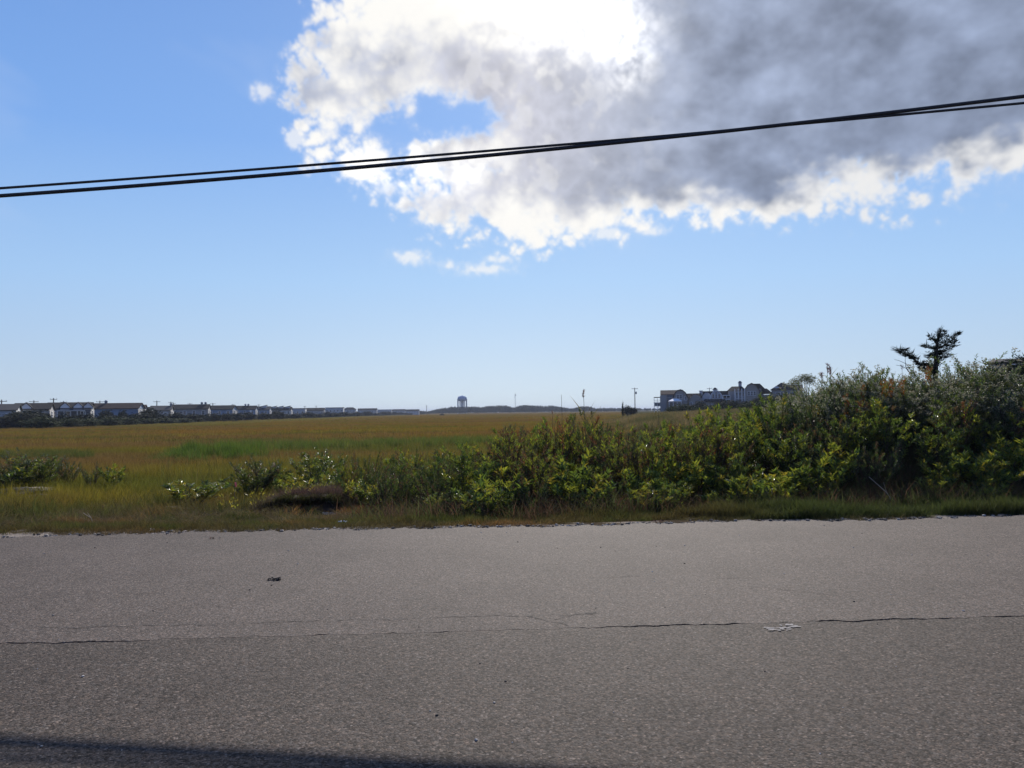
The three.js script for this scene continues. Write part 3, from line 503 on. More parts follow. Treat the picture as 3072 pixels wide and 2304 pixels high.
// short verge grass
const verge1 = tuftGeo(1, 26, 0.17, 0.13, 0.006, 0.5), verge2 = tuftGeo(2, 22, 0.34, 0.12, 0.007, 0.45);
const vergeCol = (x, v, r) => {
  const a = n2(x * 0.55, v * 0.9), b = n2b(x * 0.22 + 7, v * 0.5), right = sst(2.2, 4.5, x);
  let c = mix3([0.078, 0.062, 0.022], [0.064, 0.070, 0.017], sst(-0.45, 0.35, a + 0.25 * (v - 13.5)));
  c = mix3(c, [0.15, 0.085, 0.03], sst(0.35, 0.8, b) * (1 - right)); c = mix3(c, [0.085, 0.062, 0.036], 0.8 * sst(0.5, 0.1, v - EDGE - 0.05));
  c = mix3(c, [0.052, 0.072, 0.02], 0.85 * right * sst(0.1, 0.5, v - EDGE));
  return vary(r, c, 0.28);
};
meadow('verge_grass', 'short olive and brown grass along the far edge of the road', 'grass', verge1, 22500, 801, (r) => {
  const v = EDGE + 0.02 + 4.6 * Math.pow(r(), 0.85), u = (r() * 2 - 1) * 14.5, { x, d } = fromV(u, v);
  const edge = EDGE + 0.24 + 0.18 * n2(u * 0.8, 5) + 0.1 * n2(u * 3.2, 8) + 0.3 * Math.exp(-(((u - 2.6) / 0.9) ** 2)) + 0.22 * sst(0.1, 0.7, n2(u * 0.45, 15)); if (v < edge && r() < 0.95) return null;
  if (pit(x, d)) return null; if (n2(x * 1.1 + 20, d * 1.1) > 0.4 && r() < 0.8) return null;
  return { x, d, w: 0.7 + 0.8 * r(), h: (0.45 + 0.6 * r()) * (0.8 + 0.5 * sst(0.1, 1.2, v - EDGE)) * (1 + 0.25 * n2(x, d)), c: vergeCol(x, v, r) };
});
meadow('verge_grass', 'taller dark green grass in front of the thicket on the right', 'grass', verge2, 9500, 802, (r) => {
  const v = EDGE + 0.25 + 2.6 * Math.pow(r(), 1.3), u = 1.6 + 10.8 * r(), { x, d } = fromV(u, v); if (n2(x * 0.9 + 3, d) > 0.55 || (v < EDGE + 0.42 + 0.25 * n2(u * 0.9, 5) && r() < 0.9) || r() > sst(1.4, 3.6, u) || v < EDGE + 0.4 + 0.8 * Math.exp(-(((u - 2.6) / 1.1) ** 2))) return null;
  return { x, d, w: 0.8 + 0.7 * r(), h: (0.42 + 0.6 * r() + 0.35 * n2(x * 0.7, d)), c: vergeCol(x, v, r).map((q) => q * 0.8) };
});
meadow('dead_grass', 'pale dead grass stems tangled between verge and marsh', 'grass', tuftGeo(3, 16, 0.42, 0.16, 0.007, 1.1), 2300, 803, (r) => {
  const v = 13.4 + 6.2 * r(), u = -12.5 + 22 * r(), { x, d } = fromV(u, v); if (pit(x, d) || n2(x * 0.5 + 11, d * 0.5) < -0.05) return null;
  return { x, d, w: 0.7 + 0.9 * r(), h: 0.4 + 0.6 * r(), c: vary(r, mix3([0.095, 0.066, 0.036], [0.135, 0.10, 0.045], r()), 0.25) };
});
meadow('undergrowth', 'reddish dry stems and litter under the thicket', 'undergrowth', tuftGeo(4, 18, 0.6, 0.2, 0.008, 0.6), 6500, 804, (r) => {
  const v = 13.2 + 9 * r(), u = -2.5 + 15.5 * r(), { x, d } = fromV(u, v); if (r() > sst(-2.5, 0.5, u)) return null;
  return { x, d, w: 0.8 + 0.8 * r(), h: 0.5 + 0.7 * r(), c: vary(r, r() < 0.55 ? [0.085, 0.05, 0.03] : [0.06, 0.07, 0.022], 0.3) };
});
// the salt marsh, coarser with distance
const m1 = tuftGeo(11, 24, 0.52, 0.26, 0.010, 0.45), m2 = tuftGeo(12, 26, 0.6, 0.75, 0.030, 0.4), m3 = tuftGeo(13, 30, 0.62, 2.4, 0.12, 0.35, 1);
const dry = (x, d) => { const q = x / d; return x < bankX(d) + 1 || (q > 0.135 && d > 88); };
const underBush = (x, d) => d < 34 && x > 0.4 + 0.1 * (d - 15) && r0();
const r0 = (() => { const r = rngOf(9); return () => r() < 0.55; })();
meadow('marsh_grass', 'near golden brown salt marsh grass behind the verge', 'grass', m1, 40000, 811, (r) => {
  const d = ringD(r, 15.8, 62), x = inView(r, d); if (roadV(x, d) < 15.6 + 0.8 * n2(x * 0.5, 3) || pit(x, d) || underBush(x, d)) return null;
  const k = sst(15.5, 19, roadV(x, d)), t = n2(x * 0.35, d * 0.2);
  return { x, d, w: 0.75 + 0.6 * r(), h: (0.65 + 0.5 * r() + 0.2 * t) * lerp(0.55, 1, k), c: vary(r, mix3(vergeCol(x, 14 + 2 * n2(x * 0.2, d * 0.2), r), marsh(x, d), sst(17, 24, roadV(x, d) + 2.5 * n2(x * 0.3, d * 0.25))), 0.2) };
});
meadow('marsh_grass', 'middle distance salt marsh grass in brown and yellow bands', 'grass', m2, 66000, 812, (r) => { const d = ringD(r, 58, 260), x = inView(r, d, 4); if (dry(x, d)) return null; return { x, d, w: 0.8 + 0.6 * r(), h: 0.7 + 0.45 * r(), c: vary(r, marsh(x, d), 0.16) }; });
meadow('marsh_grass', 'far salt marsh grass reaching to the wooded horizon', 'grass', m3, 46000, 813, (r) => { const d = lerp(ringD(r, 250, 1180), 250 + 930 * r() * r(), 0.5), x = inView(r, d, 4); if (dry(x, d)) return null; return { x, d, w: (0.8 + 0.5 * r()) * (1 + d / 900), h: 0.8 + 0.4 * r(), c: vary(r, marsh(x, d), 0.12) }; });
// green cordgrass in the wet strip
const cord = tuftGeo(21, 30, 1.0, 0.34, 0.018, 0.28);
meadow('cordgrass', 'patch of tall bright green cordgrass in the middle of the marsh', 'grass', cord, 1900, 821, (r) => {
  const px = 430 + 400 * r(), d = 40 + 7 * r() + 3 * n2(px / 60, 3), x = toX(px, d), q = sst(425, 520, px) * (1 - sst(690, 840, px)); if (r() > q || n2(x * 0.55, d * 0.45) < -0.25) return null;
  return { x, d, w: 0.8 + 0.5 * r(), h: (0.4 + 0.7 * r()) * lerp(0.45, 1.2, sst(470, 590, px)) * (0.85 + 0.45 * n2(x * 0.5, d * 0.3)), c: vary(r, mix3([0.058, 0.105, 0.017], [0.115, 0.135, 0.022], r() * r()), 0.2) };
});
meadow('cordgrass', 'long strip of dark green cordgrass across the marsh behind the shrubs', 'grass', cord, 3400, 822, (r) => {
  const px = 640 + 900 * r(), d = 46 + 0.006 * (px - 640) + 10 * r(), x = toX(px, d); if (n2(px / 40, d / 4) < -0.05 || r() > sst(620, 760, px) * 0.6) return null;
  return { x, d, w: 0.7 + 0.5 * r(), h: 0.4 + 0.65 * r(), c: vary(r, mix3([0.055, 0.095, 0.018], [0.105, 0.12, 0.025], r()), 0.25) };
});
meadow('cordgrass', 'low green grass strip at the far left of the marsh', 'grass', cord, 900, 823, (r) => { const px = -60 + 330 * r(), d = 42 + 8 * r(), x = toX(px, d); if (n2(px / 40, d / 3) < -0.2) return null; return { x, d, w: 0.9, h: 0.35 + 0.3 * r(), c: vary(r, [0.07, 0.088, 0.02], 0.25) }; });
meadow('reed_fringe', 'scattered taller grass stems standing up from the marsh', 'grass', tuftGeo(24, 5, 1.15, 0.3, 0.012, 0.25), 1500, 824, (r) => { const d = ringD(r, 24, 60), x = toX(500 + 1500 * r(), d); return { x, d, w: 1, h: 0.55 + 0.5 * r(), c: vary(r, mix3([0.10, 0.075, 0.03], [0.08, 0.095, 0.025], r()), 0.25) }; });
// dry reed bank on the right, before the beach houses
const reed = tuftGeo(31, 34, 1.7, 0.9, 0.03, 0.2);
meadow('reed_bed', 'bank of tan and olive reeds in front of the beach houses', 'reeds', reed, 9000, 831, (r) => { const d = ringD(r, 76, 190), px = 1812 + 640 * r(), x = toX(px, d), q = sst(1815, 1990, px + 20 * n2(d / 9, 3)); if (r() > 0.25 + q) return null; return { x, d, w: 0.8 + 0.6 * r(), h: (0.4 + 0.55 * r()) * lerp(0.55, 1.05, q), c: vary(r, mix3([0.15, 0.115, 0.055], [0.075, 0.075, 0.03], sst(-0.3, 0.4, n2(x / 9, d / 12))), 0.22) }; });
meadow('reed_bed', 'green and rusty scrub filling the ground behind the thicket', 'scrub', tuftGeo(32, 40, 1.15, 0.5, 0.03, 0.5), 7500, 832, (r) => { const d = ringD(r, 27, 84), px = 1720 + 1500 * r(), x = toX(px, d); if (r() > sst(1700, 1990, px - 1.6 * (d - 27))) return null; const top = topOf(px, outline(px) + 14, d) - land(x, d); return { x, d, w: 0.8 + 0.6 * r(), h: Math.min(1.35, Math.max(0.25, top / 1.15)) * (0.55 + 0.45 * r()), c: vary(r, mix3([0.05, 0.066, 0.02], [0.10, 0.07, 0.03], sst(0, 0.6, n2(x / 3, d / 3))), 0.25) }; });
// orange and yellow plants showing through the thicket top
meadow('orange_plants', 'rusty orange plants showing between the seeding shrubs', 'plants', (() => { const r = rngOf(61), t = new Tri(); for (let i = 0; i < 26; i++) { const d = onDir(r() * 6.28, 0.3 + r()); t.leaf(V((r() - 0.5) * 0.12, r() * 0.4, (r() - 0.5) * 0.14), d, onDir(r() * 6, 0.2).cross(d).normalize(), 0.07 + 0.04 * r(), 0.028, vary(r, [1, 1, 1], 0.3)); } return t.geo(); })(), 26, 833, (r) => { const [px, py] = [[2610, 1150], [2615, 1165], [2578, 1162], [2705, 1140], [2710, 1150], [2530, 1200], [2440, 1210], [2480, 1215], [2660, 1150], [2780, 1105], [2795, 1118], [2540, 1215]][Math.floor(r() * 12)], d = 17.8 + 1.6 * r(), x = toX(px + 30 * (r() - 0.5), d); return { x, d, y: topOf(px, py + 45, d), w: 0.8, h: 0.7 + 0.4 * r(), c: r() < 0.6 ? [0.22, 0.085, 0.02] : [0.24, 0.17, 0.02] }; }, MAT.dull);

// ---------------------------------------------------------------- houses
const WHITE = std([0.62, 0.62, 0.61], 0.7), TRIM = std([0.74, 0.74, 0.73], 0.6), PANE = phys([0.05, 0.06, 0.075], 0.12, { clearcoat: 0.5 });
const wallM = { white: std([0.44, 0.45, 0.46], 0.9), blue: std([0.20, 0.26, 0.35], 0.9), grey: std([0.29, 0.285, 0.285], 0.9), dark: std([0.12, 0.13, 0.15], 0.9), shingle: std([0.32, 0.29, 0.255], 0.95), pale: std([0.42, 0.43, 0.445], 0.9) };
const roofM = { dark: phys([0.028, 0.027, 0.029], 1, { specularIntensity: 0.2 }), brown: phys([0.055, 0.038, 0.033], 1, { specularIntensity: 0.2 }), grey: phys([0.07, 0.067, 0.068], 1, { specularIntensity: 0.2 }), rust: phys([0.10, 0.06, 0.042], 1, { specularIntensity: 0.2 }) };
const gableWall = (w, h, d, rise, x = 0, y = 0, z = 0) => prism([[-d / 2, 0], [d / 2, 0], [d / 2, h], [0, h + rise], [-d / 2, h]], w).rotateY(Math.PI / 2).translate(x - w / 2, y, z);   // ridge along x
function gableRoof(w, h, d, rise, x = 0, y = 0, z = 0, over = 0.35, th = 0.16) {
  const s = rise / (d / 2), e = d / 2 + over; return prism([[-e, h - over * s + 0.02], [0, h + rise + 0.02], [e, h - over * s + 0.02], [e, h - over * s + th + 0.02], [0, h + rise + th * 1.3], [-e, h - over * s + th + 0.02]], w + 2 * over).rotateY(Math.PI / 2).translate(x - w / 2 - over, y, z);
}
function gambrelPts(w, h, rise) { return [[-w / 2, 0], [w / 2, 0], [w / 2, h], [w * 0.37, h + rise * 0.58], [w * 0.17, h + rise * 0.92], [0, h + rise], [-w * 0.17, h + rise * 0.92], [-w * 0.37, h + rise * 0.58], [-w / 2, h]]; }
function hipRoof(w, d, rise, ridge, x = 0, y = 0, z = 0, over = 0.4) {
  const a = w / 2 + over, b = d / 2 + over, q = ridge / 2, t = new Tri(), c = [1, 1, 1], A = V(-a, 0, b), B = V(a, 0, b), C = V(a, 0, -b), D = V(-a, 0, -b), E = V(-q, rise, 0), G = V(q, rise, 0);
  t.quad(A, B, G, E, c); t.tri(B, C, G, c); t.quad(C, D, E, G, c); t.tri(D, A, E, c); t.quad(D, C, B, A, c); return t.geo(false).translate(x, y, z);
}
function addWindow(parent, x, y, z, w, h, turn = 0) {       // outward is +z before the turn
  const f = part('window', [box(w + 0.24, 0.12, 0.1, 0, h / 2 + 0.06, 0), box(w + 0.24, 0.12, 0.12, 0, -h / 2 - 0.06, 0), box(0.12, h, 0.1, -w / 2 - 0.06, 0, 0), box(0.12, h, 0.1, w / 2 + 0.06, 0, 0), box(w, 0.06, 0.06, 0, 0, 0)], TRIM, parent);
  f.position.set(x, y, z); f.rotation.y = turn; part('pane', box(w, h, 0.03, 0, 0, -0.03), PANE, f); return f;
}
function porch(parent, x, y, z, w, h, dep, posts = 3) {
  part('porch', [box(w, 0.2, dep, x, y + h, z + dep / 2), ...Array.from({ length: posts }, (_, i) => box(0.18, h - 0.1, 0.18, x - w / 2 + 0.15 + ((w - 0.3) * i) / (posts - 1), y + h / 2 - 0.05, z + dep - 0.15)), box(w, 0.12, dep - 0.02, x, y + 0.06, z + dep / 2)], WHITE, parent);
}
function railing(parent, x, y, z, w, name = 'railing') { part(name, [box(w, 0.08, 0.08, x, y + 1, z), box(w, 0.06, 0.06, x, y + 0.15, z), ...Array.from({ length: Math.ceil(w / 0.4) }, (_, i) => box(0.05, 0.82, 0.05, x - w / 2 + 0.2 + i * 0.4 * (w - 0.4) / Math.max(0.4, (Math.ceil(w / 0.4) - 1) * 0.4), y + 0.57, z))], WHITE, parent); }
const vents = (parent, list, y) => list.forEach((x) => part('chimney', [cyl(0.42, 0.42, 0.5, x, y, 0, 10), new THREE.SphereGeometry(0.55, 10, 6, 0, 6.283, 0, Math.PI / 2).translate(x, y + 0.5, 0)], wallM.grey, parent));

// the street along the left side of the marsh: long side toward us, right hand gable lit
const streetD = (px) => { const q = (1536 - px) / F; return Math.min(1100, (115 - 11.5) / Math.max(q - 0.07, 0.094)); };
function streetHouse(label, px0, px1, pyTop, o) {
  const pc = (px0 + px1) / 2, d = streetD(pc), x = toX(pc, d), y0 = land(x, d) - 0.1, w = ((px1 - px0) / F) * d * 0.93, topY = topOf(pc, pyTop, d) - y0, rise = o.rise ?? Math.min(1.9, topY * 0.27), h = topY - rise - 0.2, dep = o.dep ?? 8;
  const t = thing('house', label, 'house', [x, y0, -d], -Math.atan2(x, d) - rad(o.yaw ?? 8), 'houses along the left edge of the marsh');
  t.userData.group = undefined; delete t.userData.group;
  const wm = wallM[o.wall ?? 'grey'], rm = roofM[o.roof ?? 'dark'];
  if (o.hip) { part('wall', box(w, h, dep, 0, h / 2, 0), wm, t); part('roof', hipRoof(w, dep, rise + 0.2, w * 0.55, 0, h, 0), rm, t); }
  else if (o.flat) { part('wall', box(w, h + rise * 0.6, dep, 0, (h + rise * 0.6) / 2, 0), wm, t); part('roof', box(w + 0.5, 0.3, dep + 0.5, 0, h + rise * 0.6 + 0.15, 0), rm, t); }
  else { part('wall', gableWall(w, h, dep, rise), wm, t); part('roof', gableRoof(w, h, dep, rise), rm, t); part('gable_trim', [-1, 1].map((s) => box(0.06, h * 0.92, dep - 0.3, s * (w / 2 + 0.032), h * 0.46, 0)), wallM[o.end ?? 'grey'], t); }
  const n = Math.max(2, Math.round(w / 3.2));
  for (let s = 0; s < (h > 4.6 ? 2 : 1); s++) for (let i = 0; i < n; i++) if (!o.noWin) addWindow(t, -w / 2 + (w * (i + 0.5)) / n, h - 1.5 - s * 2.6, dep / 2 + 0.05, 1.0, 1.3);
  if (!o.flat) addWindow(t, w / 2 + 0.12, h - 1.3, 0.6, 1.1, 1.3, Math.PI / 2);
  for (const q of o.dormers ?? []) { const xx = -w / 2 + w * q, g = part('dormer', prism([[-1.1, 0], [1.1, 0], [1.1, 0.7], [0, 1.75], [-1.1, 0.7]], 2.4).translate(xx, h - 0.25, dep / 2 - 2.3), TRIM, t); part('dormer_roof', prism([[-1.4, 0.42], [0, 1.77], [1.4, 0.42], [1.4, 0.6], [0, 1.97], [-1.4, 0.6]], 2.6).translate(xx, h - 0.25, dep / 2 - 2.3), rm, g); }
  for (const q of o.porches ?? []) porch(t, -w / 2 + w * q, h - 3.1, dep / 2, 3.4, 2.5, 1.6);
  if (o.vents) vents(t, o.vents.map((q) => -w / 2 + w * q), h + rise + 0.05);
  if (o.bright) part('white_panel', o.bright.map((q) => box(0.9, h * 0.9, 0.12, -w / 2 + w * q, h * 0.47, dep / 2 + 0.09)), TRIM, t);
  for (const q of o.monitors ?? []) { const xx = -w / 2 + w * q; part('roof_monitor', prism([[-1.4, 0], [1.5, 0], [1.5, 1.15], [-1.4, 0.55]], 3).translate(xx, h + rise - 0.6, -1.5), TRIM, t); part('monitor_roof', prism([[-1.9, 0.5], [1.9, 1.28], [1.9, 1.5], [-1.9, 0.72]], 3.6).translate(xx, h + rise - 0.58, -1.8), rm, t); }
  return t;
}
streetHouse('pale grey house cut by the left edge of the view', -40, 52, 1212, { wall: 'pale', roof: 'grey' });
streetHouse('dark roofed house with a white gable, second from the left edge', 52, 152, 1209, { wall: 'grey', roof: 'dark', dormers: [0.35] });
streetHouse('long dark roofed house with three white dormers and porches', 150, 274, 1207, { wall: 'dark', roof: 'dark', dormers: [0.42, 0.72, 0.95], porches: [0.42, 0.72] });
streetHouse('long blue grey house with a white right gable', 276, 424, 1209, { wall: 'blue', roof: 'brown', vents: [0.28], noWin: true, yaw: 15 });
streetHouse('small brown roofed house behind the blue grey one', 404, 436, 1214, { wall: 'pale', roof: 'brown', rise: 1.4 });
streetHouse('low roofed house mostly hidden by a dark tree', 428, 456, 1221, { wall: 'pale', roof: 'dark', rise: 1 });
streetHouse('grey house with a chimney right of the low roofed one', 454, 516, 1217, { wall: 'grey', roof: 'grey', vents: [0.95] });
streetHouse('long grey house with two round roof vents at its right end', 516, 628, 1213, { wall: 'grey', roof: 'dark', vents: [0.8, 0.9] });
streetHouse('blue and white house with a sunlit right gable', 626, 706, 1216, { wall: 'blue', roof: 'dark', yaw: 16 });
streetHouse('blue grey house with twin vents and a bright white panel', 704, 770, 1217, { wall: 'blue', roof: 'dark', vents: [0.48, 0.62], bright: [0.78] });
streetHouse('house with one raised roof monitor and a white panel', 766, 812, 1219, { wall: 'blue', roof: 'grey', monitors: [0.55], bright: [0.1] });
streetHouse('house with three slanted roof monitors in a row', 812, 876, 1221, { wall: 'pale', roof: 'dark', monitors: [0.12, 0.45, 0.8] });
streetHouse('flat roofed pale house right of the three roof monitors', 872, 918, 1222, { wall: 'pale', roof: 'grey', flat: true });
streetHouse('low dark roofed house before the long white one', 918, 974, 1223.5, { wall: 'grey', roof: 'dark' });
streetHouse('long white house with a pale stepped roof', 976, 1032, 1220, { wall: 'white', roof: 'grey', flat: true });
streetHouse('grey house with a dark hipped roof beside the long white one', 1030, 1068, 1222, { wall: 'pale', roof: 'dark', hip: true });
streetHouse('far bluish house with a low dark ridge', 1072, 1132, 1225, { wall: 'pale', roof: 'dark' });
streetHouse('far pale house, first of the low row before the wood', 1132, 1176, 1227, { wall: 'pale', roof: 'grey', flat: true });
streetHouse('far pale house, second of the low row before the wood', 1176, 1216, 1227.5, { wall: 'white', roof: 'grey' });
streetHouse('farthest pale house, nearest the wood', 1216, 1258, 1228, { wall: 'pale', roof: 'dark' });

// ---------------------------------------------------------------- beach houses on the right
const RD_ = 300, S = RD_ / F;                                            // metres per photograph pixel at 300 m
function beachHouse(label, px, pyBase) { const x = toX(px, RD_), y = topOf(px, pyBase, RD_); const t = thing('beach_house', label, 'house', [x, Math.min(y, land(x, RD_)), -RD_], -Math.atan2(x, RD_)); t.userData.lift = undefined; delete t.userData.lift; return { t, X: (p) => (p - px) * S, Y: (p, q = px) => topOf(q, p, RD_) - t.position.y }; }
{
  const { t, X, Y } = beachHouse('shingled beach house with a roofed deck on its left and a white porch', 2030, 1226);
  const e = Y(1184, 2000), rg = Y(1172, 2000), cx = (X(1984) + X(2034)) / 2, w = X(2034) - X(1984);
  part('wall', gableWall(w, e, 8, rg - e, cx, 0, -1), wallM.shingle, t); part('roof', gableRoof(w, e, 8, rg - e, cx, 0, -1, 0.3), roofM.brown, t);
  part('corner_tower', box(X(2000) - X(1981), e - 0.3, 2.2, X(1990.5), (e - 0.3) / 2, 3.6), wallM.grey, t);
  const gx = X(2040), gw = X(2056) - X(2018), ge = Y(1192, 2040), gr = Y(1171, 2040) - ge;
  const g = part('gable_front', prism(gambrelPts(gw, ge, gr), 7).translate(gx, 0, -2), wallM.shingle, t);
  part('gable_roof', prism([...gambrelPts(gw + 0.7, ge, gr + 0.25).slice(2), ...gambrelPts(gw, ge, gr).slice(2).reverse()], 7.5).translate(gx, 0, -2.2), roofM.brown, t); g.name = 'gable_front';
  for (const dx of [-0.9, 0.15]) addWindow(t, gx + dx, ge + 0.15, 5.06, 0.9, 1.3); addWindow(t, gx + 1.9, ge - 0.4, 5.06, 0.8, 1.2);
  const wx = X(2074), ww = X(2100) - X(2050), we = Y(1194, 2074), wr = Y(1182, 2074) - we;
  part('wing', gableWall(ww, we, 6, wr, wx, 0, -1.5), wallM.shingle, t); part('wing_roof', gableRoof(ww, we, 6, wr, wx, 0, -1.5, 0.3), roofM.brown, t);
  const hx = X(2084), hw = X(2102) - X(2066), he = Y(1200, 2084), hr = Y(1185, 2084) - he; part('wing_gable', prism(gambrelPts(hw, he, hr), 5).translate(hx, 0, -1), wallM.shingle, t); addWindow(t, hx - 1.6, he - 1.4, 4.06, 0.8, 1.1);
  const pw = X(2044) - X(2006), pyx = X(2025), pe = Y(1204, 2025);
  part('porch_roof', hipRoof(pw, 3.4, Y(1196.5, 2025) - pe, pw * 0.35, pyx, pe, 6.4, 0.25), TRIM, t);
  for (let i = 0; i < 4; i++) part('porch_post', box(0.26, pe, 0.26, pyx - pw / 2 + 0.2 + ((pw - 0.4) * i) / 3, pe / 2, 7.9), TRIM, t);
  part('porch_beam', box(pw, 0.35, 0.24, pyx, pe - 0.2, 7.9), TRIM, t);
  part('recess_shade_panel', box(X(2022) - X(2002), 2.3, 0.3, X(2012), Y(1193, 2012), 3.12), wallM.dark, t); railing(t, X(2012), Y(1200, 2012), 3.9, X(2022) - X(2002));  // dark slab against the wall paints the shade behind the balcony railing
  const dx0 = X(1962), dx1 = X(1983), dw = dx1 - dx0, dc = (dx0 + dx1) / 2;
  part('deck_roof', box(dw, 0.24, 5, dc, Y(1192, 1972), 0), roofM.brown, t).rotation.z = 0; part('deck_floor', [box(dw, 0.25, 5, dc, Y(1209, 1972), 0), box(dw, 0.2, 5, dc, Y(1218, 1972), 0)], WHITE, t);
  for (const q of [dx0 + 0.15, dc, dx1 - 0.2]) part('deck_post', box(0.16, Y(1192.5, 1972), 0.16, q, Y(1192.5, 1972) / 2, 2.3), TRIM, t);
  railing(t, dc, Y(1208.5, 1972), 2.45, dw); part('deck_screen', box(dw - 0.5, 1.0, 0.06, dc, Y(1213.5, 1972), 2.2), wallM.grey, t);
}
{
  const { t, X, Y } = beachHouse('pale beach house with a curved gambrel gable and a small white cupola', 2143, 1226);
  const e = Y(1192), rg = Y(1174.5), w = X(2185) - X(2102), cx = X(2143.5);
  part('wall', gableWall(w, e, 7, rg - e, cx, 0, -2), wallM.pale, t); part('roof', gableRoof(w, e, 7, rg - e, cx, 0, -2, 0.25), roofM.dark, t);
  const gx = X(2148), gw = X(2166) - X(2130), ge = Y(1199), gr = Y(1173) - ge;
  part('gable_front', prism(gambrelPts(gw, ge, gr), 6.4).translate(gx, 0, -2), wallM.pale, t); part('gable_trim', prism([...gambrelPts(gw + 0.6, ge, gr + 0.25).slice(2), ...gambrelPts(gw, ge, gr).slice(2).reverse()], 6.8).translate(gx, 0, -2.2), TRIM, t);
  for (const k of [-1, 0, 1]) addWindow(t, gx + k * 1.05, Y(1189), 4.46, 0.7, 1.4); addWindow(t, gx, Y(1180), 4.46, 0.8, 0.6);
  const bx = X(2121), bw = X(2139) - X(2107); part('barrel_bay', prism(gambrelPts(bw, Y(1198), Y(1178) - Y(1198)), 5.6).translate(bx, 0, -2.2), wallM.pale, t);
  part('chimney', [box(1.1, Y(1172) - 0, 1.1, X(2103.5), Y(1172) / 2, 0), box(1.35, 0.25, 1.35, X(2103.5), Y(1172), 0)], wallM.pale, t);
  const c = part('cupola', [box(1.3, 1.1, 1.3, X(2145), Y(1172.5), -2), ...[-1, 1].map((s) => box(0.14, 0.9, 0.14, X(2145) + s * 0.75, Y(1172), -1.3))], TRIM, t); part('cupola_roof', hipRoof(1.6, 1.6, 0.75, 0.05, X(2145), Y(1168), -2, 0.25), roofM.dark, c); part('louvre', box(0.7, 0.6, 0.06, X(2145), Y(1172.2), -1.32), wallM.dark, c);
  part('side_porch', [box(X(2188) - X(2166), 0.25, 3, X(2177), Y(1187), 2.4), box(X(2188) - X(2166), 0.2, 3, X(2177), Y(1199), 2.4), ...[0, 1, 2].map((i) => box(0.2, Y(1187) - 0.1, 0.2, X(2167.5) + i * X(2153), Y(1187) / 2 - 0.05, 3.7))], TRIM, t);
  part('lower_roof', prism([[0, 0], [2.4, -0.9], [2.4, -0.7], [0, 0.2]], w * 0.72).rotateY(-Math.PI / 2).translate(cx + w * 0.36, Y(1199), 4.35), roofM.dark, t);
  part('lower_wall', box(w * 0.62, Y(1206), 1.2, cx, Y(1206) / 2, 5), wallM.white, t); for (const k of [-1.6, 0, 1.6]) addWindow(t, cx + k, Y(1212), 5.66, 0.8, 1.1);
}
{
  const { t, X, Y } = beachHouse('largest shingled beach house with hipped roofs and a white capped chimney', 2240, 1222);
  const a0 = X(2187), a1 = X(2236), aw = a1 - a0, ac = (a0 + a1) / 2, ae = Y(1172, 2210);
  part('wall', box(aw, ae, 7, ac, ae / 2, 0), wallM.grey, t); part('roof', hipRoof(aw, 7, Y(1159, 2210) - ae, aw * 0.6, ac, ae, 0, 0.4), roofM.dark, t);
  const gx = X(2254), gw = X(2274) - X(2234), ge = Y(1172, 2254), gr = Y(1152, 2254) - ge;
  part('gable_front', prism([[-gw / 2, 0], [gw / 2, 0], [gw / 2, ge], [gw * 0.3, ge + gr * 0.7], [0, ge + gr], [-gw * 0.3, ge + gr * 0.7], [-gw / 2, ge]], 7).translate(gx, 0, -3), wallM.shingle, t); part('gable_roof', prism([[-gw / 2 - 0.4, ge - 0.3], [-gw * 0.3, ge + gr * 0.7], [0, ge + gr], [gw * 0.3, ge + gr * 0.7], [gw / 2 + 0.4, ge - 0.3], [gw / 2 + 0.4, ge], [gw * 0.3, ge + gr * 0.7 + 0.3], [0, ge + gr + 0.3], [-gw * 0.3, ge + gr * 0.7 + 0.3], [-gw / 2 - 0.4, ge]], 7.6).translate(gx, 0, -3.3), roofM.rust, t);
  const b0 = X(2256), b1 = X(2288), bw = b1 - b0; part('right_wall', box(bw, Y(1166, 2272), 7, (b0 + b1) / 2, Y(1166, 2272) / 2, -3), wallM.shingle, t); part('right_roof', prism([[b0 - 0.2, Y(1166, 2272)], [b1 + 0.5, Y(1166, 2272)], [b1 - 1.2, Y(1151, 2272)], [b0 - 0.2, Y(1151, 2272)]], 6).translate(0, 0, -6.4), roofM.dark, t);
  part('lower_right_wall', box(X(2312) - X(2284), Y(1184, 2300), 6, X(2298), Y(1184, 2300) / 2, -2), wallM.shingle, t); part('lower_right_roof', prism([[X(2282), Y(1166, 2296)], [X(2297), Y(1166, 2296)], [X(2313), Y(1179, 2300)], [X(2313), Y(1182, 2300)], [X(2282), Y(1182, 2300)]], 6.4).translate(0, 0, -5), roofM.brown, t);
  const ch = part('chimney', box(1.15, Y(1147, 2221), 1.15, X(2221), Y(1147, 2221) / 2, -1), wallM.pale, t); part('chimney_cap', [new THREE.CylinderGeometry(0.42, 0.72, 0.7, 10).translate(X(2221), Y(1145.5, 2221), -1), box(1.5, 0.2, 1.5, X(2221), Y(1148, 2221), -1)], wallM.dark, ch);
  for (const p of [2212, 2221, 2230]) addWindow(t, X(p), Y(1186, 2220), 3.56, 0.85, 2.0);
  for (const p of [2206, 2215.5, 2226, 2234]) part('porch_post', box(0.3, 4.6, 0.3, X(p), Y(1186, 2220), 4.2), TRIM, t);
  railing(t, X(2220), Y(1198, 2220), 4.3, X(2236) - X(2204)); for (const p of [2246, 2254, 2262]) addWindow(t, X(p), Y(1181, 2254), 4.06, 0.75, 1.4);
  addWindow(t, X(2296), Y(1190, 2296), 1.06, 1, 1.1); addWindow(t, X(2278), Y(1176, 2278), 0.56, 0.9, 1.2);
}
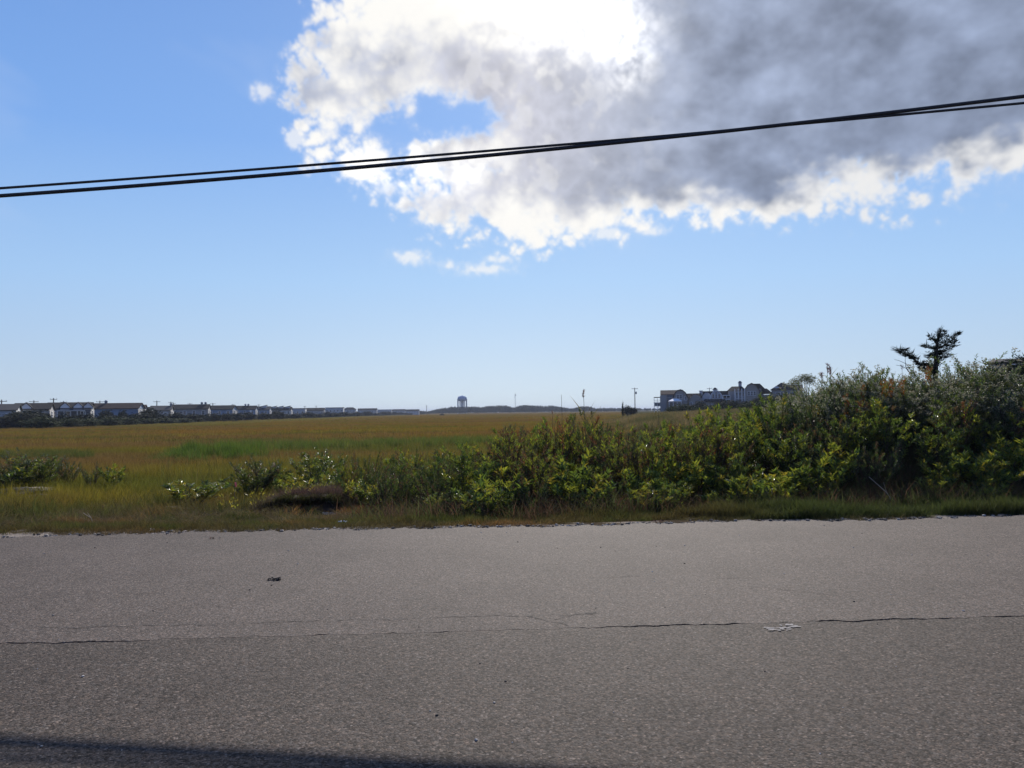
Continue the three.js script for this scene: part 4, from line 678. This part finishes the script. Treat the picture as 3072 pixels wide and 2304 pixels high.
{
  const { t, X, Y } = beachHouse('hip roofed beach house half hidden behind the thicket', 2352, 1218);
  const w = X(2378) - X(2316), e = Y(1170, 2345); part('wall', box(w, e, 8, X(2347), e / 2, 0), wallM.grey, t); part('roof', hipRoof(w, 8, Y(1148, 2348) - e, 0.8, X(2347), e, 0, 0.5), roofM.brown, t);
  part('rear_wing', gableWall(X(2402) - X(2360), Y(1166, 2380), 6, Y(1155, 2380) - Y(1166, 2380), X(2382), 0, -5), wallM.shingle, t); part('rear_roof', gableRoof(X(2402) - X(2360), Y(1166, 2380), 6, Y(1155, 2380) - Y(1166, 2380), X(2382), 0, -5), roofM.dark, t); addWindow(t, X(2332), e - 1.5, 4.06, 1, 1.2); addWindow(t, X(2346), e - 1.5, 4.06, 1, 1.2);
  part('dormer', prism([[-1, 0], [1, 0], [1, 0.4], [0, 1.1], [-1, 0.4]], 2).translate(X(2331), e + 0.35, 1.4), TRIM, t);
}
// roofs over the right end of the thicket
function farRoof(label, px0, px1, pyTop, pyEave, d, o = {}) {
  const pc = (px0 + px1) / 2, x = toX(pc, d), y0 = land(x, d), w = ((px1 - px0) / F) * d, e = topOf(pc, pyEave, d) - y0, rs = topOf(pc, pyTop, d) - y0 - e;
  const t = thing('beach_house', label, 'house', [x, y0, -d], -Math.atan2(x, d)); part('wall', box(w * 0.9, e, 7, 0, e / 2, 0), wallM[o.wall ?? 'shingle'], t); part('roof', o.gable ? gableRoof(w * 0.9, e, 7, rs, 0, 0, 0) : hipRoof(w * 0.9, 7, rs, w * 0.45, 0, e, 0, 0.4), roofM[o.roof ?? 'grey'], t); addWindow(t, -w * 0.2, e - 1.4, 3.56, 1, 1.2); addWindow(t, w * 0.2, e - 1.4, 3.56, 1, 1.2); return { t, w, e, rs };
}
farRoof('grey roofed house peeping over the seeding shrubs at the right', 2968, 3016, 1078, 1090, 120);
farRoof('dark roofed house with a small white dormer near the right edge', 3008, 3064, 1079, 1084, 150, { roof: 'dark', gable: true });
farRoof('brown roofed house at the very right edge', 3050, 3110, 1075, 1086, 130, { roof: 'brown' });

// ---------------------------------------------------------------- poles, masts, water tower
const poleM = std([0.13, 0.115, 0.10], 0.95), metal = std([0.30, 0.31, 0.33], 0.6);
function utilityPole(label, px, pyTop, d, o = {}) {
  const x = toX(px, d), y0 = land(x, d), h = topOf(px, pyTop, d) - y0, t = thing('utility_pole', label, 'utility pole', [x, y0, -d], -Math.atan2(x, d)), r = o.r ?? 0.16;
  part('pole', cyl(r * 1.25, r * 0.8, h, 0, 0, 0, 8), poleM, t); part('crossarm', box(o.arm ?? 2.2, 0.16, 0.14, 0, h - 0.45, r + 0.05), poleM, t);
  for (const k of [-0.45, 0, 0.45]) part('insulator', cyl(0.07, 0.05, 0.3, k * (o.arm ?? 2.2), h - 0.37, r + 0.05, 6), metal, t);
  if (o.can) part('transformer', cyl(0.32, 0.32, 1.0, r + 0.35, h - 2.6, 0, 10), metal, t);
}
utilityPole('tall utility pole with a transformer left of the beach houses', 1904, 1163, 330, { can: true, arm: 2.4 });
utilityPole('utility pole behind the cupola house', 2128, 1163, 380, { arm: 2.2 });
[[4, 1199, 215, 'utility pole at the left edge above the pale grey house'], [101, 1201, 260, 'short utility pole above the white gabled house'], [160, 1194, 265, 'tallest utility pole on the left above the dark roofed houses'], [190, 1203, 300, 'low utility pole between the tallest pole and the blue grey house'], [299, 1202, 300, 'utility pole left of the roof vent on the blue grey house'], [470, 1202, 340, 'utility pole above the grey house with a chimney'], [512, 1205, 360, 'utility pole with a wide crossarm right of the chimney house'], [520, 1208, 420, 'thin utility pole just right of the wide crossarm one'], [569, 1209, 440, 'utility pole over the long grey house with vents'], [638, 1209, 430, 'utility pole with a wide crossarm over the blue and white house'], [698, 1212, 480, 'thin utility pole over the sunlit gable'], [776, 1213, 560, 'utility pole over the house with one roof monitor'], [914, 1218, 700, 'utility pole beside the flat roofed pale house'], [948, 1217, 760, 'utility pole above the low dark roofed house'], [1279, 1216, 1000, 'lone thin pole left of the water tower']].forEach(([px, py, d, l], i) => utilityPole(l, px, py, d, { arm: [2.4, 2.6, 2, 2][i % 4], r: 0.14 + d / 6000 }));
{
  const d = 1400, x = toX(1545, d), y0 = land(x, d), h = topOf(1545, 1181, d) - y0, t = thing('radio_mast', 'thin radio mast above the wood right of the water tower', 'mast', [x, y0, -d]);
  part('mast', [0, 1, 2].map((i) => cyl(0.16, 0.12, h, Math.cos(i * 2.09) * 0.45, 0, Math.sin(i * 2.09) * 0.45, 5)).concat(Array.from({ length: 16 }, (_, i) => box(0.95, 0.12, 0.12, 0, (h * (i + 0.5)) / 16, 0))), metal, t); part('antenna', [box(2.4, 1.4, 0.3, 0.6, h - 2.4, 0), box(0.25, 4, 0.25, -0.8, h - 6, 0), cyl(0.1, 0.06, 3, 0.9, h - 1, 0, 5)], metal, t);
}
{
  const d = 1500, k = d / F, x = toX(1386, d), y0 = land(x, d), t = thing('water_tower', 'blue water tower with a squat round tank on columns above the wood', 'water tower', [x, y0, -d]);
  const blue = phys([0.20, 0.30, 0.46], 0.95, { specularIntensity: 0.3 }), legC = std([0.27, 0.33, 0.42], 0.6), mid = topOf(1386, 1196.5, d) - y0, R = 14.2 * k, Hh = 8.9 * k, prof = [];
  for (let i = 0; i <= 24; i++) { const a = -Math.PI / 2 + (i / 24) * Math.PI; prof.push(new THREE.Vector2(Math.max(0.001, R * Math.pow(Math.cos(a), 0.72)), mid + Hh * Math.sin(a) * (a > 0 ? 1 : 0.92))); }
  part('tank', new THREE.LatheGeometry(prof, 40), blue, t); part('walkway', new THREE.TorusGeometry(R + 0.5, 0.45, 6, 40).rotateX(Math.PI / 2).translate(0, mid - 1.2, 0), blue, t);
  part('vent', [cyl(1.1, 0.9, 1.2, 0, mid + Hh - 0.3, 0, 10), cyl(0.2, 0.2, 2.2, -R * 0.82, mid + Hh * 0.55, 0, 6)], blue, t);
  for (let i = 0; i < 8; i++) { const a = 0.2 + (i / 8) * 6.283; part('leg', cyl(0.85, 0.8, mid - 0.5, Math.cos(a) * R * 0.98, 0, Math.sin(a) * R * 0.98, 8), legC, t); }
  part('riser', new THREE.LatheGeometry([[1.25, 0], [1.25, mid - Hh * 0.92 - 2.2], [1.9, mid - Hh * 0.92 - 0.6], [3.2, mid - Hh * 0.88]].map((p) => new THREE.Vector2(...p)), 16), legC, t);
}

// ---------------------------------------------------------------- far wood, hedges before the houses
function clumpGeo(seed, n, leaf, H = 1) {
  const r = rngOf(seed), t = new Tri();
  for (let i = 0; i < n; i++) { const a = r() * 6.28, q = Math.pow(r(), 0.45), e = Math.asin(clamp(r() * 1.75 - 0.75, -0.75, 1)), R = 0.5 * (0.82 + 0.3 * n3(Math.cos(a) * 1.6 + seed, e * 1.6, Math.sin(a) * 1.6)), p = V(Math.cos(a) * Math.cos(e) * R * q, 0.42 * H + Math.sin(e) * 0.58 * H * q * (R / 0.5), Math.sin(a) * Math.cos(e) * R * q); const d = onDir(r() * 6.28, r() - 0.2); t.leaf(p, d, onDir(r() * 6.28, 0.5).cross(d).normalize(), leaf * (0.7 + 0.6 * r()), leaf * 0.6, vary(r, [1, 1, 1], 0.3)); }
  return t.geo();
}
const WOODTOP = [[1240, 1236], [1290, 1231], [1335, 1221], [1360, 1219], [1390, 1218.5], [1440, 1219], [1470, 1217], [1500, 1214.5], [1520, 1216], [1535, 1220], [1550, 1217], [1578, 1213.5], [1600, 1214.5], [1630, 1216], [1660, 1215], [1685, 1220], [1715, 1224], [1745, 1217.5], [1768, 1217], [1778, 1222.5], [1830, 1222], [1870, 1223], [1960, 1224], [2600, 1216]];
const woodAt = (px) => { for (let i = 0; i < WOODTOP.length - 1; i++) if (px <= WOODTOP[i + 1][0]) return lerp(WOODTOP[i][1], WOODTOP[i + 1][1], clamp((px - WOODTOP[i][0]) / (WOODTOP[i + 1][0] - WOODTOP[i][0]))); return 1216; };
meadow('far_wood', 'long dark wood along the horizon below the water tower', 'wood', clumpGeo(3, 420, 0.14), 1300, 901, (r) => {
  const px = 1230 + 1400 * Math.pow(r(), 1.25), d = 1210 + 240 * r(), x = toX(px, d), front = 1 - (d - 1210) / 240, h = (topOf(px, woodAt(px) + 2.6 * (r() - 0.3), d) - land(x, d)) * (1 - 0.45 * front * r()); if (h < 1) return null;
  return { x, d, w: Math.max(3.5, h * (0.55 + 0.45 * r())), h, c: vary(r, [0.028, 0.036, 0.026], 0.3) };
}, MAT.needle);
meadow('far_wood', 'thin dark tree line along the horizon behind the left hand houses', 'wood', clumpGeo(4, 200, 0.16), 500, 902, (r) => { const px = 940 + 330 * r(), d = 1150 + 200 * r(), x = toX(px, d), h = topOf(px, 1231.5 + 2 * r(), d) - land(x, d); return { x, d, w: 6 + 4 * r(), h: Math.max(1.2, h), c: vary(r, [0.03, 0.038, 0.028], 0.3) }; }, MAT.needle);
// hedge shrubs in front of the houses, each its own plant
{
  const r = rngOf(1234);
  const make = (name, seed, leafCol, n, leaf) => { const t = new THREE.Group(); t.name = name; t.userData = { kindName: name, category: 'shrub' }; const w = new Tri(); for (let i = 0; i < 5; i++) w.tube([V(0, 0, 0), onDir(i * 1.26, 1).multiplyScalar(0.6)], 0.03, 0.01, [0.05, 0.04, 0.03], 4); part('stems', w.geo(), MAT.stem, t); const g = clumpGeo(seed, n, leaf), c = g.attributes.color; for (let i = 0; i < c.count; i++) c.setXYZ(i, c.getX(i) * leafCol[0], c.getY(i) * leafCol[1], c.getZ(i) * leafCol[2]); part('foliage', g, MAT.needle, t); return t; };
  const darkP = [1, 2, 3].map((s) => make('hedge_shrub', 500 + s, [0.022, 0.028, 0.016], 1100, 0.11)), greenP = [1, 2, 3].map((s) => make('hedge_shrub', 510 + s, [0.05, 0.064, 0.024], 1100, 0.09));
  const ORDW = ['first', 'second', 'third', 'fourth', 'fifth', 'sixth', 'seventh', 'eighth', 'ninth', 'tenth', 'eleventh', 'twelfth', 'thirteenth', 'fourteenth', 'fifteenth', 'sixteenth', 'seventeenth', 'eighteenth', 'nineteenth', 'twentieth'], ord = (i) => ORDW[i] ?? `twenty ${ORDW[i - 20]}`, seen = {}, next = (k) => ord((seen[k] = (seen[k] ?? -1) + 1));
  const put = (protos, i, px, d, w, top, label, group) => { const x = toX(px, d), y = land(x, d), h = Math.max(0.8, topOf(px, top, d) - y); copyOf(protos[i % 3], label, [x, y, -d], i * 2.1, [w, h, w], group); };
  // the dark mass at the left edge
  [[8, 1246, 9], [35, 1240, 7], [58, 1229, 7], [70, 1236, 7], [88, 1232, 8], [104, 1226, 8], [118, 1240, 7], [20, 1252, 9], [62, 1250, 9], [100, 1250, 9]].forEach(([px, top, w], i) => put(darkP, i, px, 172 + 5 * (i % 3), w, top, `tall dark evergreen in the mass before the leftmost houses, ${['low one at far left', 'second from left', 'tall left of centre', 'centre one', 'right of centre', 'tallest', 'rightmost', 'low left one in front', 'low middle one in front', 'low right one in front'][i]}`, 'dark evergreens at the left edge'));
  // low dark hedge running away along the houses
  for (let px = 132, i = 0; px < 1235; i++) {
    const d = streetD(Math.max(60, px - 75)) * 0.92 - 8 - 4 * r(), k = (px - 130) / 1100, w = Math.max(3.8, lerp(5, 11, k)) * (0.8 + 0.5 * r()), top = (px < 700 ? lerp(1241, 1237, (px - 130) / 570) : lerp(1237, 1235, (px - 700) / 500)) + (r() - 0.5) * 7;
    put(darkP, i, px, d, w, top, px < 430 ? `${next('a')} from left of the dark shrubs before the nearer houses` : px < 800 ? `${next('b')} from left of the dark shrubs before the middle houses` : `${next('c')} from left of the dark shrubs before the last houses`, px < 430 ? 'dark shrubs before the nearer houses' : px < 800 ? 'dark shrubs before the middle houses' : 'dark shrubs before the last houses'); px += (w / d) * F * (0.42 + 0.28 * r());
  }
  put(darkP, 1, 446, 250, 7.5, 1221, 'tall dark rounded tree hiding the low roofed house'); put(darkP, 2, 318, 232, 5, 1227, 'dark pointed shrub against the blue grey wall'); put(darkP, 0, 368, 236, 3.6, 1228, 'slim dark shrub near the right gable of the blue grey house'); put(darkP, 2, 830, 455, 8, 1229, 'dark tree standing above the hedge below the slanted roof monitors');
  // lighter bushes on the marsh edge
  for (let px = 128, i = 0; px < 560; i++) { const d = streetD(Math.max(60, px - 75)) * 0.92 - 20 - 6 * r(), w = 6 + 4 * r(), top = lerp(1247, 1254, clamp((px - 128) / 430)) + 5 * (r() - 0.5); put(greenP, i, px, d, w, top, `${next('g')} from left of the low green bushes on the marsh edge`, 'low green bushes on the marsh edge'); px += (w / d) * F * (0.45 + 0.3 * r()); }
  // right of the marsh: narrow cedar, round bush, dark scrub by the beach houses
  put(darkP, 0, 1867, 215, 0.7, 1203, 'narrow dark column shaped evergreen left of the tall utility pole'); put(darkP, 1, 1881, 260, 3.4, 1214, 'small round dark tree left of the tall utility pole'); put(darkP, 2, 1898, 240, 3, 1219.5, 'low dark bush at the foot of the tall utility pole');
  [[2098, 1200, 5], [2108, 1207, 5], [2166, 1201, 6], [2178, 1198, 6], [2192, 1200, 6], [2206, 1198, 6], [2152, 1206, 5], [2286, 1186, 6], [2272, 1190, 5], [2240, 1200, 5], [2070, 1212, 5]].forEach(([px, top, w], i) => put(darkP, i, px, 270 - 4 * i, w, top, `dark scrub bush before the beach houses, ${['left of the cupola house', 'at the left corner of the cupola house', 'right of the cupola house porch', 'between cupola and largest house', 'at the left of the largest house', 'under the largest house porch', 'below the cupola house porch', 'right of the largest house', 'under the largest house gable', 'below the largest house front', 'below the shingled house wing'][i]}`, 'dark scrub before the beach houses'));
  [[2020, 1212, 5], [2046, 1208, 6], [2010, 1218, 5], [2080, 1218, 6], [2126, 1212, 6], [2140, 1216, 6], [2230, 1207, 6], [2258, 1200, 6], [2300, 1190, 7], [2330, 1178, 7], [2360, 1172, 7]].forEach(([px, top, w], i) => put(greenP, i, px, 200 - 5 * i, w * 0.75, top, `grey green bush, ${ord(i)} nearest the road before the beach houses`, 'grey green bushes before the beach houses'));
  [[2992, 1088, 4.5, 'dark bush before the grey roofed house at the right'], [3030, 1082, 5.5, 'dark bush before the dormered house near the right edge'], [3066, 1078, 6, 'dark bush before the brown roof at the right edge']].forEach(([px, top, w, l], i) => put(darkP, i, px, 88, w, top, l));
  put(darkP, 0, 1325, 620, 4, 1240, 'small dark bush alone on the far marsh left of the water tower');
}

// ---------------------------------------------------------------- overhead cables along the far side of the road
const cableD = 16.05, sagThick = (x) => 6.690 + 0.08525 * x + 0.001365 * x * x, sagThin = (x) => 6.778 + 0.0713 * x + 0.00063 * x * x;
function cable(label, r, sag, dz) {
  const pts = []; for (let x = -88; x <= 25.01; x += 2.26) pts.push(V(x, sag(x), -(cableD + dz)));
  return solo('overhead_cable', new THREE.TubeGeometry(new THREE.CatmullRomCurve3(pts), 300, r, 10), std([0.028, 0.026, 0.026], 0.7), label, 'cable');
}
cable('thicker black overhead cable, the lower one on the left', 0.037, sagThick, 0);
cable('thinner black overhead cable that runs above the thick one on the left', 0.025, sagThin, 0.01);
for (const [x, l] of [[25, 'wooden pole carrying the cables outside the view on the right'], [-88, 'wooden pole carrying the cables outside the view on the left']]) { const d = cableD + 0.4, t = thing('utility_pole', l, 'utility pole', [x, land(x, d), -d]), h = sagThick(x) - land(x, d); part('pole', cyl(0.19, 0.14, h + 1.4, 0, 0, 0, 12), poleM, t); part('crossarm', box(0.14, 0.16, 2.2, 0, h + 0.9, 0.2), poleM, t); for (const f of [sagThick, sagThin]) part('bracket', box(0.1, 0.08, 0.5, 0, f(x) - land(x, d) - 0.08, 0.25), metal, t); }

// ---------------------------------------------------------------- eroded bank left of centre: a small scarp with overhanging turf and a sandy hollow
{
  const t = new Tri(), r = rngOf(66), n = 60, rows = [], x0 = pitX[0], x1 = pitX[1], d0 = 17.6;
  for (let i = 0; i <= n; i++) {
    const q = i / n, x = lerp(x0, x1, q), k = Math.pow(Math.sin(Math.PI * q), 0.5), j = 0.06 * n2(x * 3, 4), yb = land(x, d0) - 0.02, h = (0.27 + 0.12 * n2(x * 2.3, 8)) * k + 0.03 * n2(x * 6, 1), bow = 0.5 * (1 - k) ;
    const prof = [[-0.5 * k, -0.01], [-0.32 * k, 0.025 * k], [-0.05, 0.015], [0.0, 0.10 * k], [0.05, 0.3 * h + 0.1 * k], [0.02, 0.75 * h + 0.05], [-0.06 * k, h + 0.02], [0.1, h + 0.06], [0.5, h * 0.9 + 0.03], [1.0, h * 0.3], [1.4, -0.08]];
    rows.push(prof.map(([dd, yy], m) => V(x + 0.02 * (r() - 0.5), yb + yy + 0.012 * (r() - 0.5), -(d0 + dd - bow * 0.6 + j + 0.02 * (r() - 0.5) * (m > 2)))));
  }
  for (let i = 0; i < n; i++) for (let m = 0; m < rows[0].length - 1; m++) { const q = 0.75 + 0.5 * r(); t.quad(rows[i][m], rows[i + 1][m], rows[i + 1][m + 1], rows[i][m + 1], m < 2 ? [0.34 * q, 0.29 * q, 0.23 * q] : m < 6 ? [0.038 * q, 0.026 * q, 0.02 * q] : [0.07 * q, 0.055 * q, 0.03 * q]); }  // shade painted into the scarp face: soil coloured darker than the turf above
  solo('soil_bank', t.geo(), new THREE.MeshStandardMaterial({ vertexColors: true, roughness: 1 }), 'eroded soil bank with shade painted into its face and a sandy hollow in front', null, null, 'structure');
  const bankTop = (x) => { const q = clamp((x - x0) / (x1 - x0), 0.001, 0.999), k = Math.pow(Math.sin(Math.PI * q), 0.5); return [land(x, d0) + 0.29 * k, 0.3 * (1 - k)]; };
  meadow('bank_grass', 'matted brown grass hanging over the eroded bank', 'grass', tuftGeo(41, 22, 0.26, 0.14, 0.007, 0.9), 1300, 841, (q) => { const x = lerp(x0 + 0.03, x1 - 0.03, q()), [y, b] = bankTop(x), s = q(); return { x, d: d0 - 0.06 + s * 0.9 - b, y: y - 0.15 * s + 0.0, w: 0.7 + 0.7 * q(), h: 0.35 + 0.7 * q() + 0.3 * n2(x * 3, s * 3), c: vary(q, q() < 0.5 ? [0.062, 0.042, 0.028] : vergeCol(x, 15, q), 0.3) }; });
  meadow('bank_scrub', 'low reddish brown dead scrub growing over the eroded bank', 'scrub', tuftGeo(43, 26, 0.5, 0.2, 0.007, 0.7), 420, 843, (q) => { const x = lerp(x0 - 0.2, x1 + 0.9, q()), d = d0 + 0.15 + 0.9 * q(), y = x > x0 && x < x1 ? bankTop(x)[0] - 0.06 : land(x, d); return { x, d, y, w: 0.8 + 0.5 * q(), h: 0.5 + 0.6 * q() + 0.25 * n2(x * 2, 3), c: vary(q, q() < 0.6 ? [0.075, 0.042, 0.035] : [0.11, 0.075, 0.055], 0.3) }; });
  meadow('bank_leaves', 'scattered yellow green leaves of low plants on the eroded bank', 'plants', (() => { const q = rngOf(62), t = new Tri(); for (let i = 0; i < 14; i++) { const d = onDir(q() * 6.28, 0.2 + q()); t.leaf(V((q() - 0.5) * 0.16, 0.08 + q() * 0.26, (q() - 0.5) * 0.16), d, onDir(q() * 6, 0.2).cross(d).normalize(), 0.06 + 0.04 * q(), 0.028, vary(q, [1, 1, 1], 0.3)); } return t.geo(); })(), 60, 844, (q) => { const x = lerp(x0 - 0.6, x1 + 2.6, q()), d = d0 - 1.2 + 2.6 * q(), inside = x > x0 && x < x1; if (inside && d < d0 + 0.1) return null; return { x, d, y: inside ? bankTop(x)[0] : land(x, d), w: 1, h: 0.8 + 0.5 * q(), c: vary(q, q() < 0.7 ? YG : YE, 0.25) }; }, MAT.leaf);
  meadow('bank_grass', 'rusty grass around the right end of the eroded bank', 'grass', tuftGeo(42, 20, 0.24, 0.13, 0.007, 0.6), 320, 842, (q) => { const x = -3.5 + 1.0 * q(), d = 16.2 + 1.7 * q(); return { x, d, w: 1, h: 0.6 + 0.6 * q(), c: vary(q, q() < 0.6 ? [0.19, 0.065, 0.025] : [0.16, 0.11, 0.025], 0.3) }; });
}
// second, smaller mound of bare soil with roots, right of it
{
  const r = rngOf(67);
  function mound(name, label, px, py, d, w, h, col, seed, cat) {
    const g = new THREE.SphereGeometry(1, 28, 12, 0, 6.283, 0, 1.75), p = g.attributes.position, c = []; for (let i = 0; i < p.count; i++) { const x = p.getX(i), y = p.getY(i), z = p.getZ(i), k = 1 + 0.28 * n3(x * 1.7 + seed, y * 1.7, z * 1.7) + 0.1 * n3(x * 5 + seed, y * 5, z * 5); p.setXYZ(i, x * w * k, y * h * k, z * w * 0.6 * k); const q = 0.7 + 0.5 * n3(x * 4, y * 4 + seed, z * 4) * 0.6 + 0.3 * r(); c.push(col[0] * q, col[1] * q, col[2] * q); }
    g.setAttribute('color', new THREE.Float32BufferAttribute(c, 3)); g.computeVertexNormals(); const x = toX(px, d), m = solo(name, g, new THREE.MeshStandardMaterial({ vertexColors: true, roughness: 1 }), label, cat); m.position.set(x, land(x, d), -d);
  }
  mound('soil_mound', 'bare grey brown soil mound at the left end of the thicket', 1270, 1480, 18.4, 0.75, 0.17, [0.16, 0.125, 0.10], 1, 'mound'); mound('soil_mound', 'pale sandy mound below the shrubs at far left', 60, 1450, 24.2, 0.95, 0.16, [0.24, 0.20, 0.155], 2, 'mound'); mound('soil_mound', 'small matted mound of dead grass left of the eroded bank', 505, 1510, 18.2, 0.65, 0.14, [0.12, 0.085, 0.06], 3, 'mound'); mound('soil_mound', 'low heap of brown litter right of the sandy one at far left', 150, 1450, 23, 0.7, 0.16, [0.12, 0.075, 0.05], 4, 'mound');
}

// ---------------------------------------------------------------- small things
function flag(label, px, py, d, turn) {
  const x = toX(px, d), y0 = land(x, d), h = topOf(px, py, d) - y0, t = thing('survey_flag', label, 'survey flag', [x, y0, -d], turn);
  part('stake', cyl(0.008, 0.006, h + 0.05, 0, 0, 0, 5), std([0.20, 0.12, 0.10], 0.8), t);
  const s = new THREE.PlaneGeometry(0.06, 0.11, 6, 6), p = s.attributes.position; for (let i = 0; i < p.count; i++) { const u = p.getX(i) + 0.03, v = p.getY(i); p.setXYZ(i, u * 0.85 + 0.03 * v, v - 0.25 * u, 0.02 * Math.sin(u * 50 + v * 20)); } s.computeVertexNormals();
  part('ribbon', s.translate(0, h, 0), phys([0.5, 0.13, 0.15], 0.8, { transmission: 0.4, thickness: 0, side: THREE.DoubleSide }), t);
}
flag('pink survey flag at the left of the eroded bank', 703, 1452, 20.5, 0.3); flag('pale pink survey flag among the russet shrubs', 1429, 1362, 19.2, -0.5);
function flakes(name, label, cat, x, d, n, size, col, seed, y = 0.004) {
  const r = rngOf(seed), t = new Tri(); for (let i = 0; i < n; i++) { const a = r() * 6.28, q = Math.sqrt(r()), dd = onDir(r() * 6.28, 0.5 * r()); t.leaf(V(Math.cos(a) * q * size * 1.4, 0.002 + 0.16 * size * r() * (1 - q), Math.sin(a) * q * size), dd, onDir(r() * 6.28, 0.9).cross(dd).normalize(), size * (0.4 + 0.5 * r()), size * 0.35, vary(r, col, 0.4), 0.25); }
  const m = solo(name, t.geo(), new THREE.MeshStandardMaterial({ vertexColors: true, roughness: 0.95, side: THREE.DoubleSide }), label, cat); m.position.set(x, y, -d); return m;
}
flakes('dried_leaves', 'dark crumpled leaf clump lying on the far lane', 'leaves', toX(824, 8.05), 8.05, 40, 0.045, [0.05, 0.042, 0.034], 31);
flakes('fallen_leaf', 'small reddish leaf on the road near the left verge', 'leaf', toX(648, 10.75), 10.75, 4, 0.06, [0.16, 0.065, 0.04], 32);
flakes('paper_scrap', 'pale crumpled scrap in the verge grass left of centre', 'litter', toX(1026, 12.05), 12.05, 9, 0.05, [0.55, 0.58, 0.58], 33, 0.03);
flakes('paper_scrap', 'thin white scrap at the road edge on the left', 'litter', toX(463, 11.75), 11.75, 5, 0.05, [0.6, 0.57, 0.55], 34, -0.01);
flakes('dead_leaves', 'orange brown dead leaves on the sand right of centre', 'leaves', toX(1968, 11.98), 11.98, 26, 0.06, [0.20, 0.085, 0.045], 35, -0.01);
{ // dead sticks
  const r = rngOf(70), spots = [[1655, 1492, 15.1, 0.55, 'pale broken stick leaning at the foot of the russet shrubs'], [285, 1522, 15.2, 0.35, 'forked pale twig lying in the left verge'], [1275, 1508, 16.5, 0.4, 'grey twig below the yellow leafed bush'], [1460, 1502, 15.3, 0.35, 'thin pale twig at the foot of the thicket near centre'], [2690, 1488, 14, 0.6, 'long pale stem curving low in the right verge']];
  spots.forEach(([px, , d, L, label], i) => { const x = toX(px, d), t = new Tri(), a = r() * 6.28, e = V(Math.cos(a) * L, L * (0.5 + 0.5 * r()), Math.sin(a) * L * 0.4), m = e.clone().multiplyScalar(0.5).add(V(0.04, 0.03, 0)); t.tube([V(0, -0.03, 0), m, e], 0.012, 0.006, [0.30, 0.25, 0.19], 5); t.tube([m, m.clone().add(V(-0.12 * L, 0.3 * L, 0.05))], 0.007, 0.003, [0.30, 0.25, 0.19], 4); const s = solo('dead_stick', t.geo(), MAT.stem, label, 'stick'); s.position.set(x, land(x, d), -d); });
}
// broken asphalt crumbs, sand and pebbles along the road edge
const pebble = (() => { const g = new THREE.IcosahedronGeometry(1, 1), p = g.attributes.position; for (let i = 0; i < p.count; i++) { const k = 0.8 + 0.35 * n3(p.getX(i) * 1.3, p.getY(i) * 1.3, p.getZ(i) * 1.3); p.setXYZ(i, p.getX(i) * k, p.getY(i) * k * 0.6, p.getZ(i) * k); } g.computeVertexNormals(); return g; })();
const stoneM = new THREE.MeshStandardMaterial({ roughness: 0.95 });
meadow('gravel', 'loose gravel and asphalt crumbs along the far road edge', 'gravel', pebble, 5200, 851, (r) => { const u = (r() * 2 - 1) * 12.5, v = edgeV(u) + 0.03 + 0.3 * Math.pow(r(), 1.8) - 0.05 * r(), { x, d } = fromV(u, v), s = 0.006 + 0.03 * Math.pow(r(), 4); return { x, d, y: Math.max(land(x, d), v < edgeV(u) ? 0 : -1) + s * 0.3, w: s, h: s, c: vary(r, r() < 0.4 ? [0.05, 0.045, 0.042] : [0.24, 0.21, 0.18], 0.4) }; }, stoneM);
meadow('gravel', 'small pale stones scattered over the road', 'gravel', pebble, 420, 852, (r) => { const u = (r() * 2 - 1) * 10, v = 3 + 8.3 * r(), { x, d } = fromV(u, v), s = 0.004 + 0.009 * Math.pow(r(), 4); return { x, d, y: s * 0.3, w: s, h: s, c: vary(r, r() < 0.3 ? [0.04, 0.036, 0.033] : [0.40, 0.37, 0.33], 0.3) }; }, stoneM);
scene.fog = new THREE.FogExp2(new THREE.Color(0.78, 0.86, 1.0), 0.00014);

// ---------------------------------------------------------------- draw
const renderer = new THREE.WebGLRenderer({ antialias: true });
renderer.toneMapping = THREE.LinearToneMapping; renderer.toneMappingExposure = EXPOSURE; renderer.shadowMap.enabled = true;
renderer.setSize(1024, 768);
renderer.render(scene, camera);
